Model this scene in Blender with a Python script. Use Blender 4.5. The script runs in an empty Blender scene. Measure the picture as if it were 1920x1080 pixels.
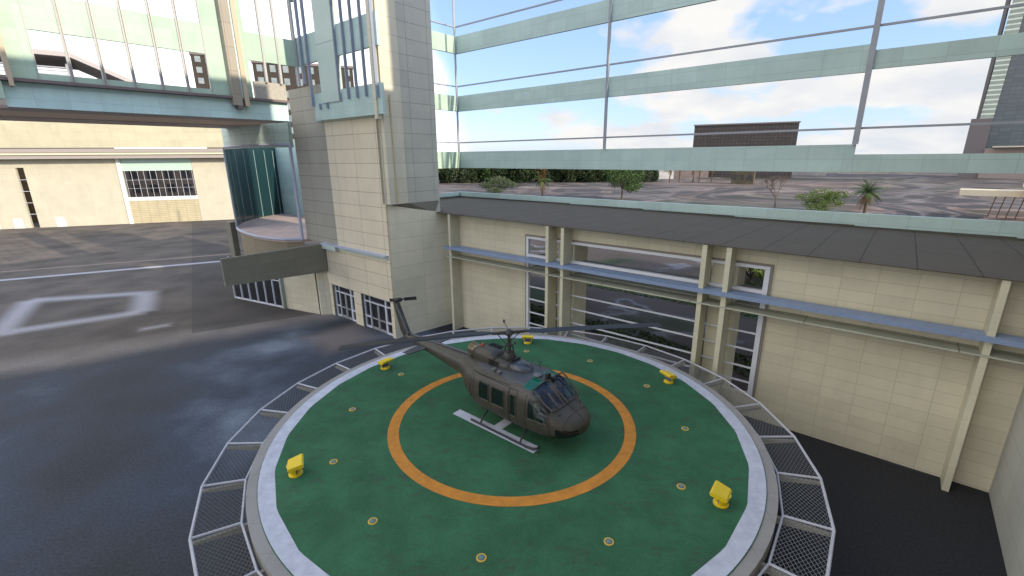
import bpy, math, random
from mathutils import Vector, Matrix
R=math.radians
scene=bpy.context.scene
# ---------------------------------------------------------------- camera
F=863.4; P=R(15.89); RO=R(-.485); HC=14.5
fw=Vector((0,math.cos(P),-math.sin(P))); up0=Vector((0,math.sin(P),math.cos(P))); rt0=Vector((1,0,0))
rt=math.cos(RO)*rt0+math.sin(RO)*up0; up=-math.sin(RO)*rt0+math.cos(RO)*up0
cd=bpy.data.cameras.new('camera'); cam=bpy.data.objects.new('camera',cd); scene.collection.objects.link(cam)
cam.matrix_world=Matrix(((rt.x,up.x,-fw.x,0),(rt.y,up.y,-fw.y,0),(rt.z,up.z,-fw.z,HC),(0,0,0,1)))
cd.sensor_width=36; cd.lens=F/1920*36; cd.clip_end=6000; cd.clip_start=.1
scene.camera=cam
# ---------------------------------------------------------------- sky, sun, exposure
SUN_YAW=126.0; SUN_EL=22.0      # compass-like yaw, clockwise from +Y
w=bpy.data.worlds.new('World'); scene.world=w; w.use_nodes=True
nt=w.node_tree; N=nt.nodes; L=nt.links; N.clear()
def wn(t,**k):
    n=N.new(t)
    for a,b in k.items(): setattr(n,a,b)
    return n
sky=wn('ShaderNodeTexSky',sky_type='NISHITA',sun_disc=False,sun_elevation=R(SUN_EL),sun_rotation=R(SUN_YAW))
sky.air_density=1.0; sky.dust_density=.6; sky.ozone_density=1.0
tc=wn('ShaderNodeTexCoord'); sep=wn('ShaderNodeSeparateXYZ'); L.new(tc.outputs['Generated'],sep.inputs[0])
mx=wn('ShaderNodeMath',operation='MAXIMUM'); L.new(sep.outputs[2],mx.inputs[0]); mx.inputs[1].default_value=0
ad=wn('ShaderNodeMath',operation='ADD'); L.new(mx.outputs[0],ad.inputs[0]); ad.inputs[1].default_value=.32
dx=wn('ShaderNodeMath',operation='DIVIDE'); L.new(sep.outputs[0],dx.inputs[0]); L.new(ad.outputs[0],dx.inputs[1])
dy=wn('ShaderNodeMath',operation='DIVIDE'); L.new(sep.outputs[1],dy.inputs[0]); L.new(ad.outputs[0],dy.inputs[1])
cb=wn('ShaderNodeCombineXYZ'); L.new(dx.outputs[0],cb.inputs[0]); L.new(dy.outputs[0],cb.inputs[1]); cb.inputs[2].default_value=4.3
no=wn('ShaderNodeTexNoise'); L.new(cb.outputs[0],no.inputs['Vector']); no.inputs['Scale'].default_value=2.3; no.inputs['Detail'].default_value=10; no.inputs['Roughness'].default_value=.52
# more cloud to the left (west) and low down, blue gap straight ahead above
mm=wn('ShaderNodeMath',operation='MULTIPLY'); L.new(dx.outputs[0],mm.inputs[0]); mm.inputs[1].default_value=1.0
ga=wn('ShaderNodeMath',operation='ADD'); L.new(dx.outputs[0],ga.inputs[0]); ga.inputs[1].default_value=.02
gb=wn('ShaderNodeMath',operation='MULTIPLY'); L.new(ga.outputs[0],gb.inputs[0]); L.new(ga.outputs[0],gb.inputs[1])
gc=wn('ShaderNodeMath',operation='MULTIPLY'); L.new(gb.outputs[0],gc.inputs[0]); gc.inputs[1].default_value=-14.0
gd=wn('ShaderNodeMath',operation='EXPONENT'); L.new(gc.outputs[0],gd.inputs[0])
ge=wn('ShaderNodeMath',operation='MULTIPLY'); L.new(gd.outputs[0],ge.inputs[0]); ge.inputs[1].default_value=-.20
gl=wn('ShaderNodeMath',operation='LESS_THAN'); 
sm=wn('ShaderNodeMapRange'); L.new(dx.outputs[0],sm.inputs[0]); sm.inputs[1].default_value=-.45; sm.inputs[2].default_value=-.22; sm.inputs[3].default_value=.3; sm.inputs[4].default_value=0
lowc=wn('ShaderNodeMapRange'); L.new(sep.outputs[2],lowc.inputs[0]); lowc.inputs[1].default_value=0.0; lowc.inputs[2].default_value=.17; lowc.inputs[3].default_value=.10; lowc.inputs[4].default_value=0
s1=wn('ShaderNodeMath',operation='ADD'); L.new(no.outputs[0],s1.inputs[0]); L.new(ge.outputs[0],s1.inputs[1])
s2=wn('ShaderNodeMath',operation='ADD'); L.new(s1.outputs[0],s2.inputs[0]); L.new(sm.outputs[0],s2.inputs[1])
s3=wn('ShaderNodeMath',operation='ADD'); L.new(s2.outputs[0],s3.inputs[0]); L.new(lowc.outputs[0],s3.inputs[1])
cr=wn('ShaderNodeValToRGB'); L.new(s3.outputs[0],cr.inputs[0])
cr.color_ramp.elements[0].position=.455; cr.color_ramp.elements[0].color=(0,0,0,1)
cr.color_ramp.elements[1].position=.55; cr.color_ramp.elements[1].color=(1,1,1,1)
no2=wn('ShaderNodeTexNoise'); L.new(cb.outputs[0],no2.inputs['Vector']); no2.inputs['Scale'].default_value=3.2; no2.inputs['Detail'].default_value=6
cc=wn('ShaderNodeValToRGB'); L.new(no2.outputs[0],cc.inputs[0])
cc.color_ramp.elements[0].position=.35; cc.color_ramp.elements[0].color=(.80,.83,.89,1)
cc.color_ramp.elements[1].position=.62; cc.color_ramp.elements[1].color=(1,.99,.97,1)
SKYS=.11; CLOUD=.425
hz=wn('ShaderNodeMixRGB'); hz.inputs[0].default_value=.6; sc=wn('ShaderNodeMixRGB',blend_type='MULTIPLY'); sc.inputs[0].default_value=1; L.new(sky.outputs[0],sc.inputs[1]); sc.inputs[2].default_value=(SKYS,SKYS,SKYS,1)
cs=wn('ShaderNodeMixRGB',blend_type='MULTIPLY'); cs.inputs[0].default_value=1; L.new(cc.outputs[0],cs.inputs[1]); cs.inputs[2].default_value=(CLOUD,CLOUD,CLOUD,1)
mix=wn('ShaderNodeMixRGB'); L.new(cr.outputs[0],mix.inputs[0]); L.new(sc.outputs[0],hz.inputs[1]); hz.inputs[2].default_value=(.185,.285,.50,1); L.new(hz.outputs[0],mix.inputs[1]); L.new(cs.outputs[0],mix.inputs[2])
bg=wn('ShaderNodeBackground'); br_l=wn('ShaderNodeMapRange'); L.new(dx.outputs[0],br_l.inputs[0]); br_l.inputs[1].default_value=-.22; br_l.inputs[2].default_value=-.5; br_l.inputs[3].default_value=1; br_l.inputs[4].default_value=2.0
br_b=wn('ShaderNodeMapRange'); L.new(sep.outputs[1],br_b.inputs[0]); br_b.inputs[1].default_value=.35; br_b.inputs[2].default_value=-.1; br_b.inputs[3].default_value=1; br_b.inputs[4].default_value=1.9
br_m=wn('ShaderNodeMath',operation='MAXIMUM'); L.new(br_l.outputs[0],br_m.inputs[0]); L.new(br_b.outputs[0],br_m.inputs[1])
L.new(mix.outputs[0],bg.inputs[0]); L.new(br_m.outputs[0],bg.inputs[1])
wo=wn('ShaderNodeOutputWorld'); L.new(bg.outputs[0],wo.inputs[0])
sd=bpy.data.lights.new('sun','SUN'); sd.energy=2.3; sd.angle=R(.5); sd.color=(1,.90,.74)
so=bpy.data.objects.new('sun',sd); scene.collection.objects.link(so)
sv=Vector((math.sin(R(SUN_YAW))*math.cos(R(SUN_EL)),math.cos(R(SUN_YAW))*math.cos(R(SUN_EL)),math.sin(R(SUN_EL))))
so.rotation_euler=sv.to_track_quat('Z','Y').to_euler()
vs=scene.view_settings; vs.view_transform='Standard'; vs.look='None'; vs.exposure=1.2; vs.gamma=1
# ---------------------------------------------------------------- helpers
COL=scene.collection
class MB:
    def __init__(s): s.v=[]; s.f=[]
    def add(s,vs,fs):
        b=len(s.v); s.v+=[tuple(map(float,v)) for v in vs]; s.f+=[tuple(i+b for i in f) for f in fs]; return s
    def box(s,x0,x1,y0,y1,z0,z1):
        x0,x1=sorted((x0,x1));y0,y1=sorted((y0,y1));z0,z1=sorted((z0,z1))
        return s.add([(x0,y0,z0),(x1,y0,z0),(x1,y1,z0),(x0,y1,z0),(x0,y0,z1),(x1,y0,z1),(x1,y1,z1),(x0,y1,z1)],
          [(0,3,2,1),(4,5,6,7),(0,1,5,4),(1,2,6,5),(2,3,7,6),(3,0,4,7)])
    def prism(s,poly,z0,z1):
        n=len(poly); a=sum(poly[i][0]*poly[(i+1)%n][1]-poly[(i+1)%n][0]*poly[i][1] for i in range(n))
        if a<0: poly=poly[::-1]
        v=[(p[0],p[1],z0) for p in poly]+[(p[0],p[1],z1) for p in poly]
        return s.add(v,[tuple(range(n-1,-1,-1)),tuple(range(n,2*n))]+[(i,(i+1)%n,n+(i+1)%n,n+i) for i in range(n)])
    def tube(s,p,q,r,n=6,r2=None):
        p=Vector(p);q=Vector(q);d=(q-p)
        if d.length<1e-6: return s
        d.normalize(); a=d.cross(Vector((0,0,1)))
        if a.length<.05: a=d.cross(Vector((1,0,0)))
        a.normalize(); b=d.cross(a); r2=r if r2 is None else r2
        v=[p+r*(math.cos(t)*a+math.sin(t)*b) for t in [2*math.pi*i/n for i in range(n)]]+[q+r2*(math.cos(t)*a+math.sin(t)*b) for t in [2*math.pi*i/n for i in range(n)]]
        return s.add(v,[(i,n+i,n+(i+1)%n,(i+1)%n) for i in range(n)]+[tuple(range(n)),tuple(range(2*n-1,n-1,-1))])
    def path(s,pts,r,n=6):
        for a,b in zip(pts,pts[1:]): s.tube(a,b,r,n)
        return s
    def lathe(s,prof,n=24,c=(0,0,0)):
        b=[]
        for r,z in prof:
            for i in range(n):
                t=2*math.pi*i/n; b.append((c[0]+r*math.cos(t),c[1]+r*math.sin(t),c[2]+z))
        f=[]
        for k in range(len(prof)-1):
            for i in range(n):
                j=(i+1)%n; f.append((k*n+i,k*n+j,(k+1)*n+j,(k+1)*n+i))
        f.append(tuple(range(n-1,-1,-1))); f.append(tuple(range((len(prof)-1)*n,len(prof)*n)))
        return s.add(b,f)
    def ring(s,r0,r1,z,n=128,c=(0,0)):
        v=[];f=[]
        for i in range(n):
            t=2*math.pi*i/n; v.append((c[0]+r0*math.cos(t),c[1]+r0*math.sin(t),z)); v.append((c[0]+r1*math.cos(t),c[1]+r1*math.sin(t),z))
        for i in range(n):
            j=(i+1)%n; f.append((2*i,2*i+1,2*j+1,2*j))
        return s.add(v,f)
    def quad(s,a,b,c,d): return s.add([a,b,c,d],[(0,1,2,3)])
    def poly(s,pts): return s.add(pts,[tuple(range(len(pts)))])
    def build(s,name,mat,parent=None,smooth=False,loc=None,rot=0):
        me=bpy.data.meshes.new(name); me.from_pydata(s.v,[],s.f); me.update()
        if smooth:
            for p in me.polygons: p.use_smooth=True
        if mat: me.materials.append(mat)
        o=bpy.data.objects.new(name,me); COL.objects.link(o)
        if parent: o.parent=parent
        if loc is not None: o.location=loc
        if rot: o.rotation_euler=(0,0,rot)
        return o
def tag(o,label,cat,group=None,kind=None):
    if label: o['label']=label
    if cat: o['category']=cat
    if group: o['group']=group
    if kind: o['kind']=kind
    return o
def struct(o): o['kind']='structure'; return o
def thing(name,label,cat,loc=(0,0,0),rot=0,group=None):
    o=bpy.data.objects.new(name,None); o.empty_display_size=.5; COL.objects.link(o); o.location=loc; o.rotation_euler=(0,0,rot)
    return tag(o,label,cat,group)
def copy_tree(o,parent=None):
    c=o.copy(); COL.objects.link(c)
    if parent: c.parent=parent
    for ch in list(o.children): copy_tree(ch,c)
    return c
# ---------------------------------------------------------------- materials
def mat(name,col,rough=.7,metal=0,spec=.5,noise=0,nscale=1.0,bump=0,bscale=20,col2=None):
    m=bpy.data.materials.new(name); m.use_nodes=True; t=m.node_tree; b=t.nodes['Principled BSDF']
    b.inputs['Base Color'].default_value=(*col,1); b.inputs['Roughness'].default_value=rough; b.inputs['Metallic'].default_value=metal
    b.inputs['Specular IOR Level'].default_value=spec
    if noise or col2:
        tc=t.nodes.new('ShaderNodeTexCoord'); n=t.nodes.new('ShaderNodeTexNoise'); n.inputs['Scale'].default_value=nscale; n.inputs['Detail'].default_value=6; n.inputs['Roughness'].default_value=.6
        t.links.new(tc.outputs['Object'],n.inputs['Vector'])
        r=t.nodes.new('ShaderNodeValToRGB'); t.links.new(n.outputs[0],r.inputs[0])
        c2=col2 or tuple(c*(1-noise) for c in col); c1=col if col2 else tuple(min(1,c*(1+noise)) for c in col)
        r.color_ramp.elements[0].position=.33; r.color_ramp.elements[0].color=(*c2,1); r.color_ramp.elements[1].position=.68; r.color_ramp.elements[1].color=(*c1,1)
        t.links.new(r.outputs[0],b.inputs['Base Color'])
    if bump:
        tc=t.nodes.new('ShaderNodeTexCoord'); n=t.nodes.new('ShaderNodeTexNoise'); n.inputs['Scale'].default_value=bscale; n.inputs['Detail'].default_value=4
        t.links.new(tc.outputs['Object'],n.inputs['Vector']); bp=t.nodes.new('ShaderNodeBump'); bp.inputs['Strength'].default_value=bump; bp.inputs['Distance'].default_value=.05
        t.links.new(n.outputs[0],bp.inputs['Height']); t.links.new(bp.outputs[0],b.inputs['Normal'])
    return m
def tile(name,col,w_,h_,axis='x',ox=0,oz=0,line=.55,mort=.018,rough=.6,var=.05,hz=True,spec=.4):
    """panelled cladding: joints every w_ along the wall and h_ in height; axis x,y (wall) or r (roof)"""
    m=bpy.data.materials.new(name); m.use_nodes=True; t=m.node_tree; b=t.nodes['Principled BSDF']; K=t.links
    tc=t.nodes.new('ShaderNodeTexCoord'); sp=t.nodes.new('ShaderNodeSeparateXYZ'); K.new(tc.outputs['Object'],sp.inputs[0])
    cb=t.nodes.new('ShaderNodeCombineXYZ')
    a,c={'x':(0,2),'y':(1,2),'r':(0,1)}[axis]
    def off(o,v):
        q=t.nodes.new('ShaderNodeMath'); q.operation='ADD'; K.new(o,q.inputs[0]); q.inputs[1].default_value=v; return q.outputs[0]
    K.new(off(sp.outputs[a],-ox+1000*w_),cb.inputs[0]); K.new(off(sp.outputs[c],-oz+1000*h_),cb.inputs[1])
    br=t.nodes.new('ShaderNodeTexBrick'); br.offset=0; br.squash=1; br.inputs['Scale'].default_value=1
    br.inputs['Brick Width'].default_value=w_; br.inputs['Row Height'].default_value=h_; br.inputs['Mortar Size'].default_value=mort; br.inputs['Mortar Smooth'].default_value=.3
    br.inputs['Color1'].default_value=(*[min(1,x*(1+var)) for x in col],1); br.inputs['Color2'].default_value=(*[x*(1-var) for x in col],1); br.inputs['Mortar'].default_value=(*[x*line for x in col],1)
    K.new(cb.outputs[0],br.inputs['Vector'])
    n=t.nodes.new('ShaderNodeTexNoise'); n.inputs['Scale'].default_value=.35; n.inputs['Detail'].default_value=7; n.inputs['Roughness'].default_value=.65; K.new(tc.outputs['Object'],n.inputs['Vector'])
    r=t.nodes.new('ShaderNodeValToRGB'); K.new(n.outputs[0],r.inputs[0]); r.color_ramp.elements[0].position=.3; r.color_ramp.elements[0].color=(.87,.87,.86,1); r.color_ramp.elements[1].position=.7; r.color_ramp.elements[1].color=(1.04,1.03,1.0,1)
    mu=t.nodes.new('ShaderNodeMixRGB'); mu.blend_type='MULTIPLY'; mu.inputs[0].default_value=1; K.new(br.outputs[0],mu.inputs[1]); K.new(r.outputs[0],mu.inputs[2])
    mp=t.nodes.new('ShaderNodeMapping'); mp.inputs['Scale'].default_value=(1.6,1.6,.14); K.new(tc.outputs['Object'],mp.inputs[0])
    n3=t.nodes.new('ShaderNodeTexNoise'); n3.inputs['Scale'].default_value=1.3; n3.inputs['Detail'].default_value=6; n3.inputs['Roughness'].default_value=.7; K.new(mp.outputs[0],n3.inputs['Vector'])
    r3=t.nodes.new('ShaderNodeValToRGB'); K.new(n3.outputs[0],r3.inputs[0]); r3.color_ramp.elements[0].position=.34; r3.color_ramp.elements[0].color=(.84,.83,.80,1); r3.color_ramp.elements[1].position=.56; r3.color_ramp.elements[1].color=(1,1,1,1)
    mu2=t.nodes.new('ShaderNodeMixRGB'); mu2.blend_type='MULTIPLY'; mu2.inputs[0].default_value=.28; K.new(mu.outputs[0],mu2.inputs[1]); K.new(r3.outputs[0],mu2.inputs[2]); mu=mu2
    K.new(mu.outputs[0],b.inputs['Base Color']); b.inputs['Roughness'].default_value=rough; b.inputs['Specular IOR Level'].default_value=spec
    bp=t.nodes.new('ShaderNodeBump'); bp.inputs['Strength'].default_value=.25; bp.inputs['Distance'].default_value=.02; bp.invert=True
    K.new(br.outputs['Fac'],bp.inputs['Height']); K.new(bp.outputs[0],b.inputs['Normal'])
    return m
def glass(name,col,alpha=.5,rough=.05):
    m=bpy.data.materials.new(name); m.use_nodes=True; t=m.node_tree; b=t.nodes['Principled BSDF']; b.inputs['Base Color'].default_value=(*col,1); b.inputs['Roughness'].default_value=rough; b.inputs['Specular IOR Level'].default_value=.6
    b.inputs['Alpha'].default_value=alpha
    return m
CREAM=(.61,.555,.42); STONE=(.47,.435,.345); TEAL=(.46,.585,.555); 
M={}
M['cream_tile']=tile('cream_panels',CREAM,1.4,.58,'x',oz=.1,line=.72,mort=.012)
M['cream_tile_y']=tile('cream_panels_side',(.6,.58,.5),2.0,1.15,'y',line=.8,mort=.014)
M['stone_x']=tile('stone_cladding',(.70,.61,.46),3.0,1.1,'x',ox=.1,oz=.9,line=.45,mort=.022,var=.02)
M['stone_y']=tile('stone_cladding_side',(.64,.585,.46),2.0,1.1,'y',oz=.9,line=.7,mort=.016)
M['stone_shade']=tile('stone_cladding_shade_tone',(.33,.315,.265),3.5,1.1,'x',ox=.1,oz=.9,line=.4,mort=.022,var=.02)  # tower front stone again, with its shade put into the colour
M['stone_low']=tile('pale_stone_cladding',(.70,.65,.51),3.0,1.15,'y',oz=.3,line=.7,mort=.015)
M['stone_gray']=tile('grey_stone_cladding',(.49,.47,.405),2.0,1.1,'y',ox=.6,oz=.9,line=.5,mort=.02)
M['teal_x']=tile('teal_panels',TEAL,2.15,.87,'x',ox=-11.4,oz=.2,line=.82,mort=.02)
M['teal_small']=tile('teal_panels_small',TEAL,1.45,.62,'x',oz=.3,line=.84,mort=.014)
M['teal_y']=tile('teal_panels_side',(.43,.55,.44),1.53,.65,'y',ox=.0,oz=.3,line=.9,mort=.012)
M['teal_blue']=tile('blue_teal_panels',(.52,.69,.69),1.53,.68,'y',oz=.3,line=.8,mort=.014)
M['teal_plain']=mat('teal_paint',(.46,.55,.50),.5,noise=.04,nscale=.5)
M['roof']=tile('roof_slabs',(.092,.075,.056),2.0,.6,'r',line=.38,mort=.035,rough=.85,var=.03)
M['parapet']=M['teal_x']
M['steel']=mat('grey_steel',(.30,.31,.34),.45,noise=.05)
M['fin_blue']=mat('blue_grey_fins',(.26,.285,.34),.45,noise=.05)
M['blue']=mat('blue_sunshade',(.21,.27,.40),.45,noise=.08,nscale=2)
M['white']=mat('white_frame',(.62,.62,.66),.45,noise=.04,nscale=3)
M['lav']=mat('lavender_trim',(.42,.43,.52),.5,noise=.04)
M['plum']=mat('plum_trim',(.17,.125,.12),.6,noise=.1)
M['tan']=mat('tan_soffit',(.42,.29,.19),.7,noise=.08)
M['olive']=tile('olive_panels',(.19,.18,.14),3.0,.75,'y',line=.8,mort=.02,rough=.6)
M['fin_cream']=tile('cream_fins',(.60,.56,.42),3,1.2,'y',line=.88,mort=.014)
M['brown']=mat('brown_metal',(.10,.055,.035),.6,noise=.1)
M['dark_glass']=glass('dark_glass',(.02,.022,.026),1,.06)
M['conc']=mat('concrete_rim',(.30,.28,.26),.85,noise=.14,nscale=2.2,bump=.3,bscale=30)
# ---------------------------------------------------------------- ground
def ground_mat():
    m=bpy.data.materials.new('ground_asphalt'); m.use_nodes=True; t=m.node_tree; K=t.links; b=t.nodes['Principled BSDF']
    geo=t.nodes.new('ShaderNodeNewGeometry'); P_=geo.outputs['Position']
    sp=t.nodes.new('ShaderNodeSeparateXYZ'); K.new(P_,sp.inputs[0])
    def noise(s,d=5,off=0,dist=0):
        mp=t.nodes.new('ShaderNodeMapping'); mp.inputs['Location'].default_value=(off,off*.7,0); K.new(P_,mp.inputs[0])
        n=t.nodes.new('ShaderNodeTexNoise'); n.inputs['Scale'].default_value=s; n.inputs['Detail'].default_value=d; n.inputs['Distortion'].default_value=dist; K.new(mp.outputs[0],n.inputs['Vector']); return n.outputs[0]
    def ramp(f,st):
        r=t.nodes.new('ShaderNodeValToRGB'); K.new(f,r.inputs[0]); e=r.color_ramp.elements
        while len(e)<len(st): e.new(.5)
        for i,(p,c) in enumerate(st): e[i].position=p; e[i].color=(*c,1)
        return r.outputs[0]
    def ma(op,a,c=None,cl=False):
        q=t.nodes.new('ShaderNodeMath'); q.operation=op; q.use_clamp=cl
        for i,x in enumerate((a,c)):
            if x is None: continue
            if isinstance(x,(int,float)): q.inputs[i].default_value=x
            else: K.new(x,q.inputs[i])
        return q.outputs[0]
    def mixc(f,a,c):
        q=t.nodes.new('ShaderNodeMixRGB')
        if isinstance(f,float): q.inputs[0].default_value=f
        else: K.new(f,q.inputs[0])
        for i,x in ((1,a),(2,c)):
            if isinstance(x,tuple): q.inputs[i].default_value=(*x,1)
            else: K.new(x,q.inputs[i])
        return q.outputs[0]
    def sstep(x,a,c):
        q=t.nodes.new('ShaderNodeMapRange'); q.interpolation_type='SMOOTHSTEP'; K.new(x,q.inputs[0]); q.inputs[1].default_value=a; q.inputs[2].default_value=c; return q.outputs[0]
    wob=ma('MULTIPLY',ma('SUBTRACT',noise(.25,3,9),.5),1.6)
    def half(p,q):  # signed distance to line p->q (positive on its left)
        dx,dy=q[0]-p[0],q[1]-p[1]; l=math.hypot(dx,dy); nx,ny=-dy/l,dx/l
        return ma('ADD',ma('ADD',ma('MULTIPLY',sp.outputs[0],nx),ma('MULTIPLY',sp.outputs[1],ny)),-(p[0]*nx+p[1]*ny))
    def line(p,q,wd,soft):
        d=ma('ABSOLUTE',ma('ADD',half(p,q),ma('MULTIPLY',wob,.12)))
        dx,dy=q[0]-p[0],q[1]-p[1]; l=math.hypot(dx,dy)
        al=ma('ADD',ma('ADD',ma('MULTIPLY',sp.outputs[0],dx/l),ma('MULTIPLY',sp.outputs[1],dy/l)),-(p[0]*dx+p[1]*dy)/l)
        e=ma('MAXIMUM',ma('SUBTRACT',ma('ABSOLUTE',ma('ADD',al,-l/2)),l/2),ma('SUBTRACT',d,wd/2))
        q_=t.nodes.new('ShaderNodeMapRange'); q_.interpolation_type='SMOOTHSTEP'; K.new(e,q_.inputs[0]); q_.inputs[1].default_value=-soft; q_.inputs[2].default_value=soft; q_.inputs[3].default_value=1; q_.inputs[4].default_value=0
        return q_.outputs[0]
    # near plaza: brown grey asphalt
    brown=ramp(noise(.22,6),[(.3,(.060,.052,.046)),(.5,(.105,.088,.076)),(.7,(.15,.12,.10))])
    blue=ramp(noise(.10,6,3),[(.3,(.038,.036,.036)),(.43,(.046,.048,.055)),(.54,(.052,.062,.080)),(.60,(.085,.10,.125)),(.68,(.17,.195,.23))])  # pale stops paint bluish reflections into the asphalt colour
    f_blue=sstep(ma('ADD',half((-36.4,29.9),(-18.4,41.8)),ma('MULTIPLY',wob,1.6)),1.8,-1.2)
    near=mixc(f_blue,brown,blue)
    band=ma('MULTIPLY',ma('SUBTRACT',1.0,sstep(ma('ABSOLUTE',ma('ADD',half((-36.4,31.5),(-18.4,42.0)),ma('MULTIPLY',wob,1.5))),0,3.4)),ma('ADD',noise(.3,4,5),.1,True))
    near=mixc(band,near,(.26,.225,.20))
    # patch of darker tarmac with a hard edge
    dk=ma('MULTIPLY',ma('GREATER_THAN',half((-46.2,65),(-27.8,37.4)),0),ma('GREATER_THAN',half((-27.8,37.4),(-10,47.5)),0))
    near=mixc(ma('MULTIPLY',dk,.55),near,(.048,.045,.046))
    near=mixc(line((-65,56.4),(-40,68.2),1.0,.35),near,(.42,.41,.43))
    near=mixc(ma('MULTIPLY',line((-69.7,61),(-43,73),.8,.4),.6),near,(.36,.26,.2))
    for a_,b_,w_ in (((-44.6,37.2),(-52,47.6),1.7),((-52,47.6),(-41.5,50.2),1.5),((-41.5,50.2),(-36.8,43.4),1.8),((-44.6,38.0),(-36.8,43.4),1.6)):
        near=mixc(ma('MULTIPLY',line(a_,b_,w_,.9),.85),near,(.40,.38,.39))
    near=mixc(line((-33,38.5),(-31.4,39.6),.7,.6),near,(.34,.32,.32))
    cl=ma('SUBTRACT',1.0,sstep(half((-14.6,34.2),(-14,37.7)),-2.2,2.0)); 
    spot=ma('SUBTRACT',1.0,sstep(ma('ADD',ma('ABSOLUTE',ma('ADD',sp.outputs[0],14.3)),ma('ABSOLUTE',ma('ADD',sp.outputs[1],-36.2))),1.0,5.0))
    near=mixc(ma('MULTIPLY',spot,.75),near,(.24,.19,.165))
    # right yard: nearly black
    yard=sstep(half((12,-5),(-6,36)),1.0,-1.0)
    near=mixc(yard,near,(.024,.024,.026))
    # behind the wings: park with paths
    nn=noise(.022,5,2,1.0)
    park=ramp(nn,[(.30,(.025,.038,.016)),(.38,(.055,.046,.040)),(.42,(.22,.18,.16)),(.45,(.060,.050,.047)),(.54,(.050,.044,.043)),(.56,(.28,.20,.16)),(.59,(.12,.075,.055)),(.65,(.028,.038,.018)),(.71,(.16,.14,.13))])
    nn2=noise(.012,5,7,.8)
    park2=ramp(nn2,[(.36,(.03,.038,.02)),(.42,(.19,.165,.155)),(.45,(.07,.06,.057)),(.53,(.055,.048,.047)),(.56,(.27,.21,.17)),(.585,(.07,.055,.05)),(.66,(.20,.15,.12))])
    dist=sp.outputs[1]
    park=mixc(ma('MULTIPLY',sstep(dist,90,170),.6),park,park2)
    under=ramp(noise(.07,5,8),[(.38,(.022,.036,.013)),(.45,(.060,.046,.038)),(.54,(.070,.054,.047)),(.575,(.075,.06,.055)),(.60,(.17,.17,.19)),(.615,(.07,.058,.05)),(.66,(.024,.036,.014))])
    lft=sstep(sp.outputs[0],-22,-14)
    near=mixc(ma('MULTIPLY',lft,sstep(half((20.96,17.2),(-6.6,40.4)),.2,-.2)),near,under)
    f2=sstep(half((84,55),(38,93.6)),5,-5)
    near=mixc(ma('MULTIPLY',sstep(half((-14,40),(-60,200)),3,-3),f2),near,park)
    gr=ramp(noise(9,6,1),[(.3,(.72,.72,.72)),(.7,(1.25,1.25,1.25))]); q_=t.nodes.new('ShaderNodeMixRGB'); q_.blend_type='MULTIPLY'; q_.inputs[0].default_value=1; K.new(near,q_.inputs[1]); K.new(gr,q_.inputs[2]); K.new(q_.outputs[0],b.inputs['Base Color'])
    b.inputs['Roughness'].default_value=.8; b.inputs['Specular IOR Level'].default_value=.25
    n=t.nodes.new('ShaderNodeTexNoise'); n.inputs['Scale'].default_value=3.5; n.inputs['Detail'].default_value=8; n.inputs['Roughness'].default_value=.75; K.new(P_,n.inputs['Vector'])
    bp=t.nodes.new('ShaderNodeBump'); bp.inputs['Strength'].default_value=.5; bp.inputs['Distance'].default_value=.05; K.new(n.outputs[0],bp.inputs['Height']); K.new(bp.outputs[0],b.inputs['Normal'])
    return m
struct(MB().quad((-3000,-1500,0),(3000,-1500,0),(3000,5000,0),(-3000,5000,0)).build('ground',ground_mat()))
# ---------------------------------------------------------------- building frame (s,t,z)
O=Vector((-10.14,36.16,0)); RZ=R(-40)
U=Vector((math.cos(RZ),math.sin(RZ),0)); V=Vector((-math.sin(RZ),math.cos(RZ),0))
def W(s,t,z=0): return O+s*U+t*V+Vector((0,0,z))
def bthing(name,label,cat,group=None): return thing(name,label,cat,O,RZ,group)
def bx(name,m,par,*boxes):
    b=MB()
    for q in boxes: b.box(*q)
    return b.build(name,M[m] if isinstance(m,str) else m,par)
# ---- low wing: wall with windows, fins, sunshades, roof
lw=bthing('low_building_wing','long low cream panelled wing with dark flat roof and open windows behind the helipad','building')
def top(s): return 9.98-(s-1.54)*.0108
def wallbox(b,s0,s1,z0,z1=None,t0=5.48,t1=5.85):
    za=z1 if z1 is not None else top(s0); zb=z1 if z1 is not None else top(s1)
    b.add([(s0,t0,z0),(s1,t0,z0),(s1,t1,z0),(s0,t1,z0),(s0,t0,za),(s1,t0,zb),(s1,t1,zb),(s0,t1,za)],
      [(0,3,2,1),(4,5,6,7),(0,1,5,4),(1,2,6,5),(2,3,7,6),(3,0,4,7)])
b=MB(); wallbox(b,1.52,10.15,0); wallbox(b,10.15,26.35,8.86); wallbox(b,10.15,26.35,0,1.35); wallbox(b,26.35,60,0)
wall=b.build('wall',M['cream_tile'],lw)
for s0,s1 in ((12.85,14.2),(23.4,24.75)): MB().box(s0,s1,5.6,7.4,0,9.4).build('pier',M['fin_cream'],lw)
rf=MB()
zb_=9.72
def rfz(s): return top(s)+.16
def slab(b,pts,th):  # pts top ring
    n=len(pts); b.add(list(pts)+[(p[0],p[1],p[2]-th) for p in pts],[tuple(range(n)),tuple(range(2*n-1,n-1,-1))]+[(i,n+i,n+(i+1)%n,(i+1)%n) for i in range(n)])
slab(rf,[(1.3,4.36,rfz(1.3)),(60,4.36,rfz(60)),(60,19.6,zb_-.5),(1.3,19.6,zb_)],.05)
slab(rf,[(-11.4,5.48,zb_),(1.3,5.48,rfz(1.3)-.03),(1.3,19.6,zb_),(-11.4,19.6,zb_)],.05)
rf.build('roof',M['roof'],lw)
def zr(s): return zb_-.5*max(0,(s-1.55))/58.45
pa=MB(); 
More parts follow.
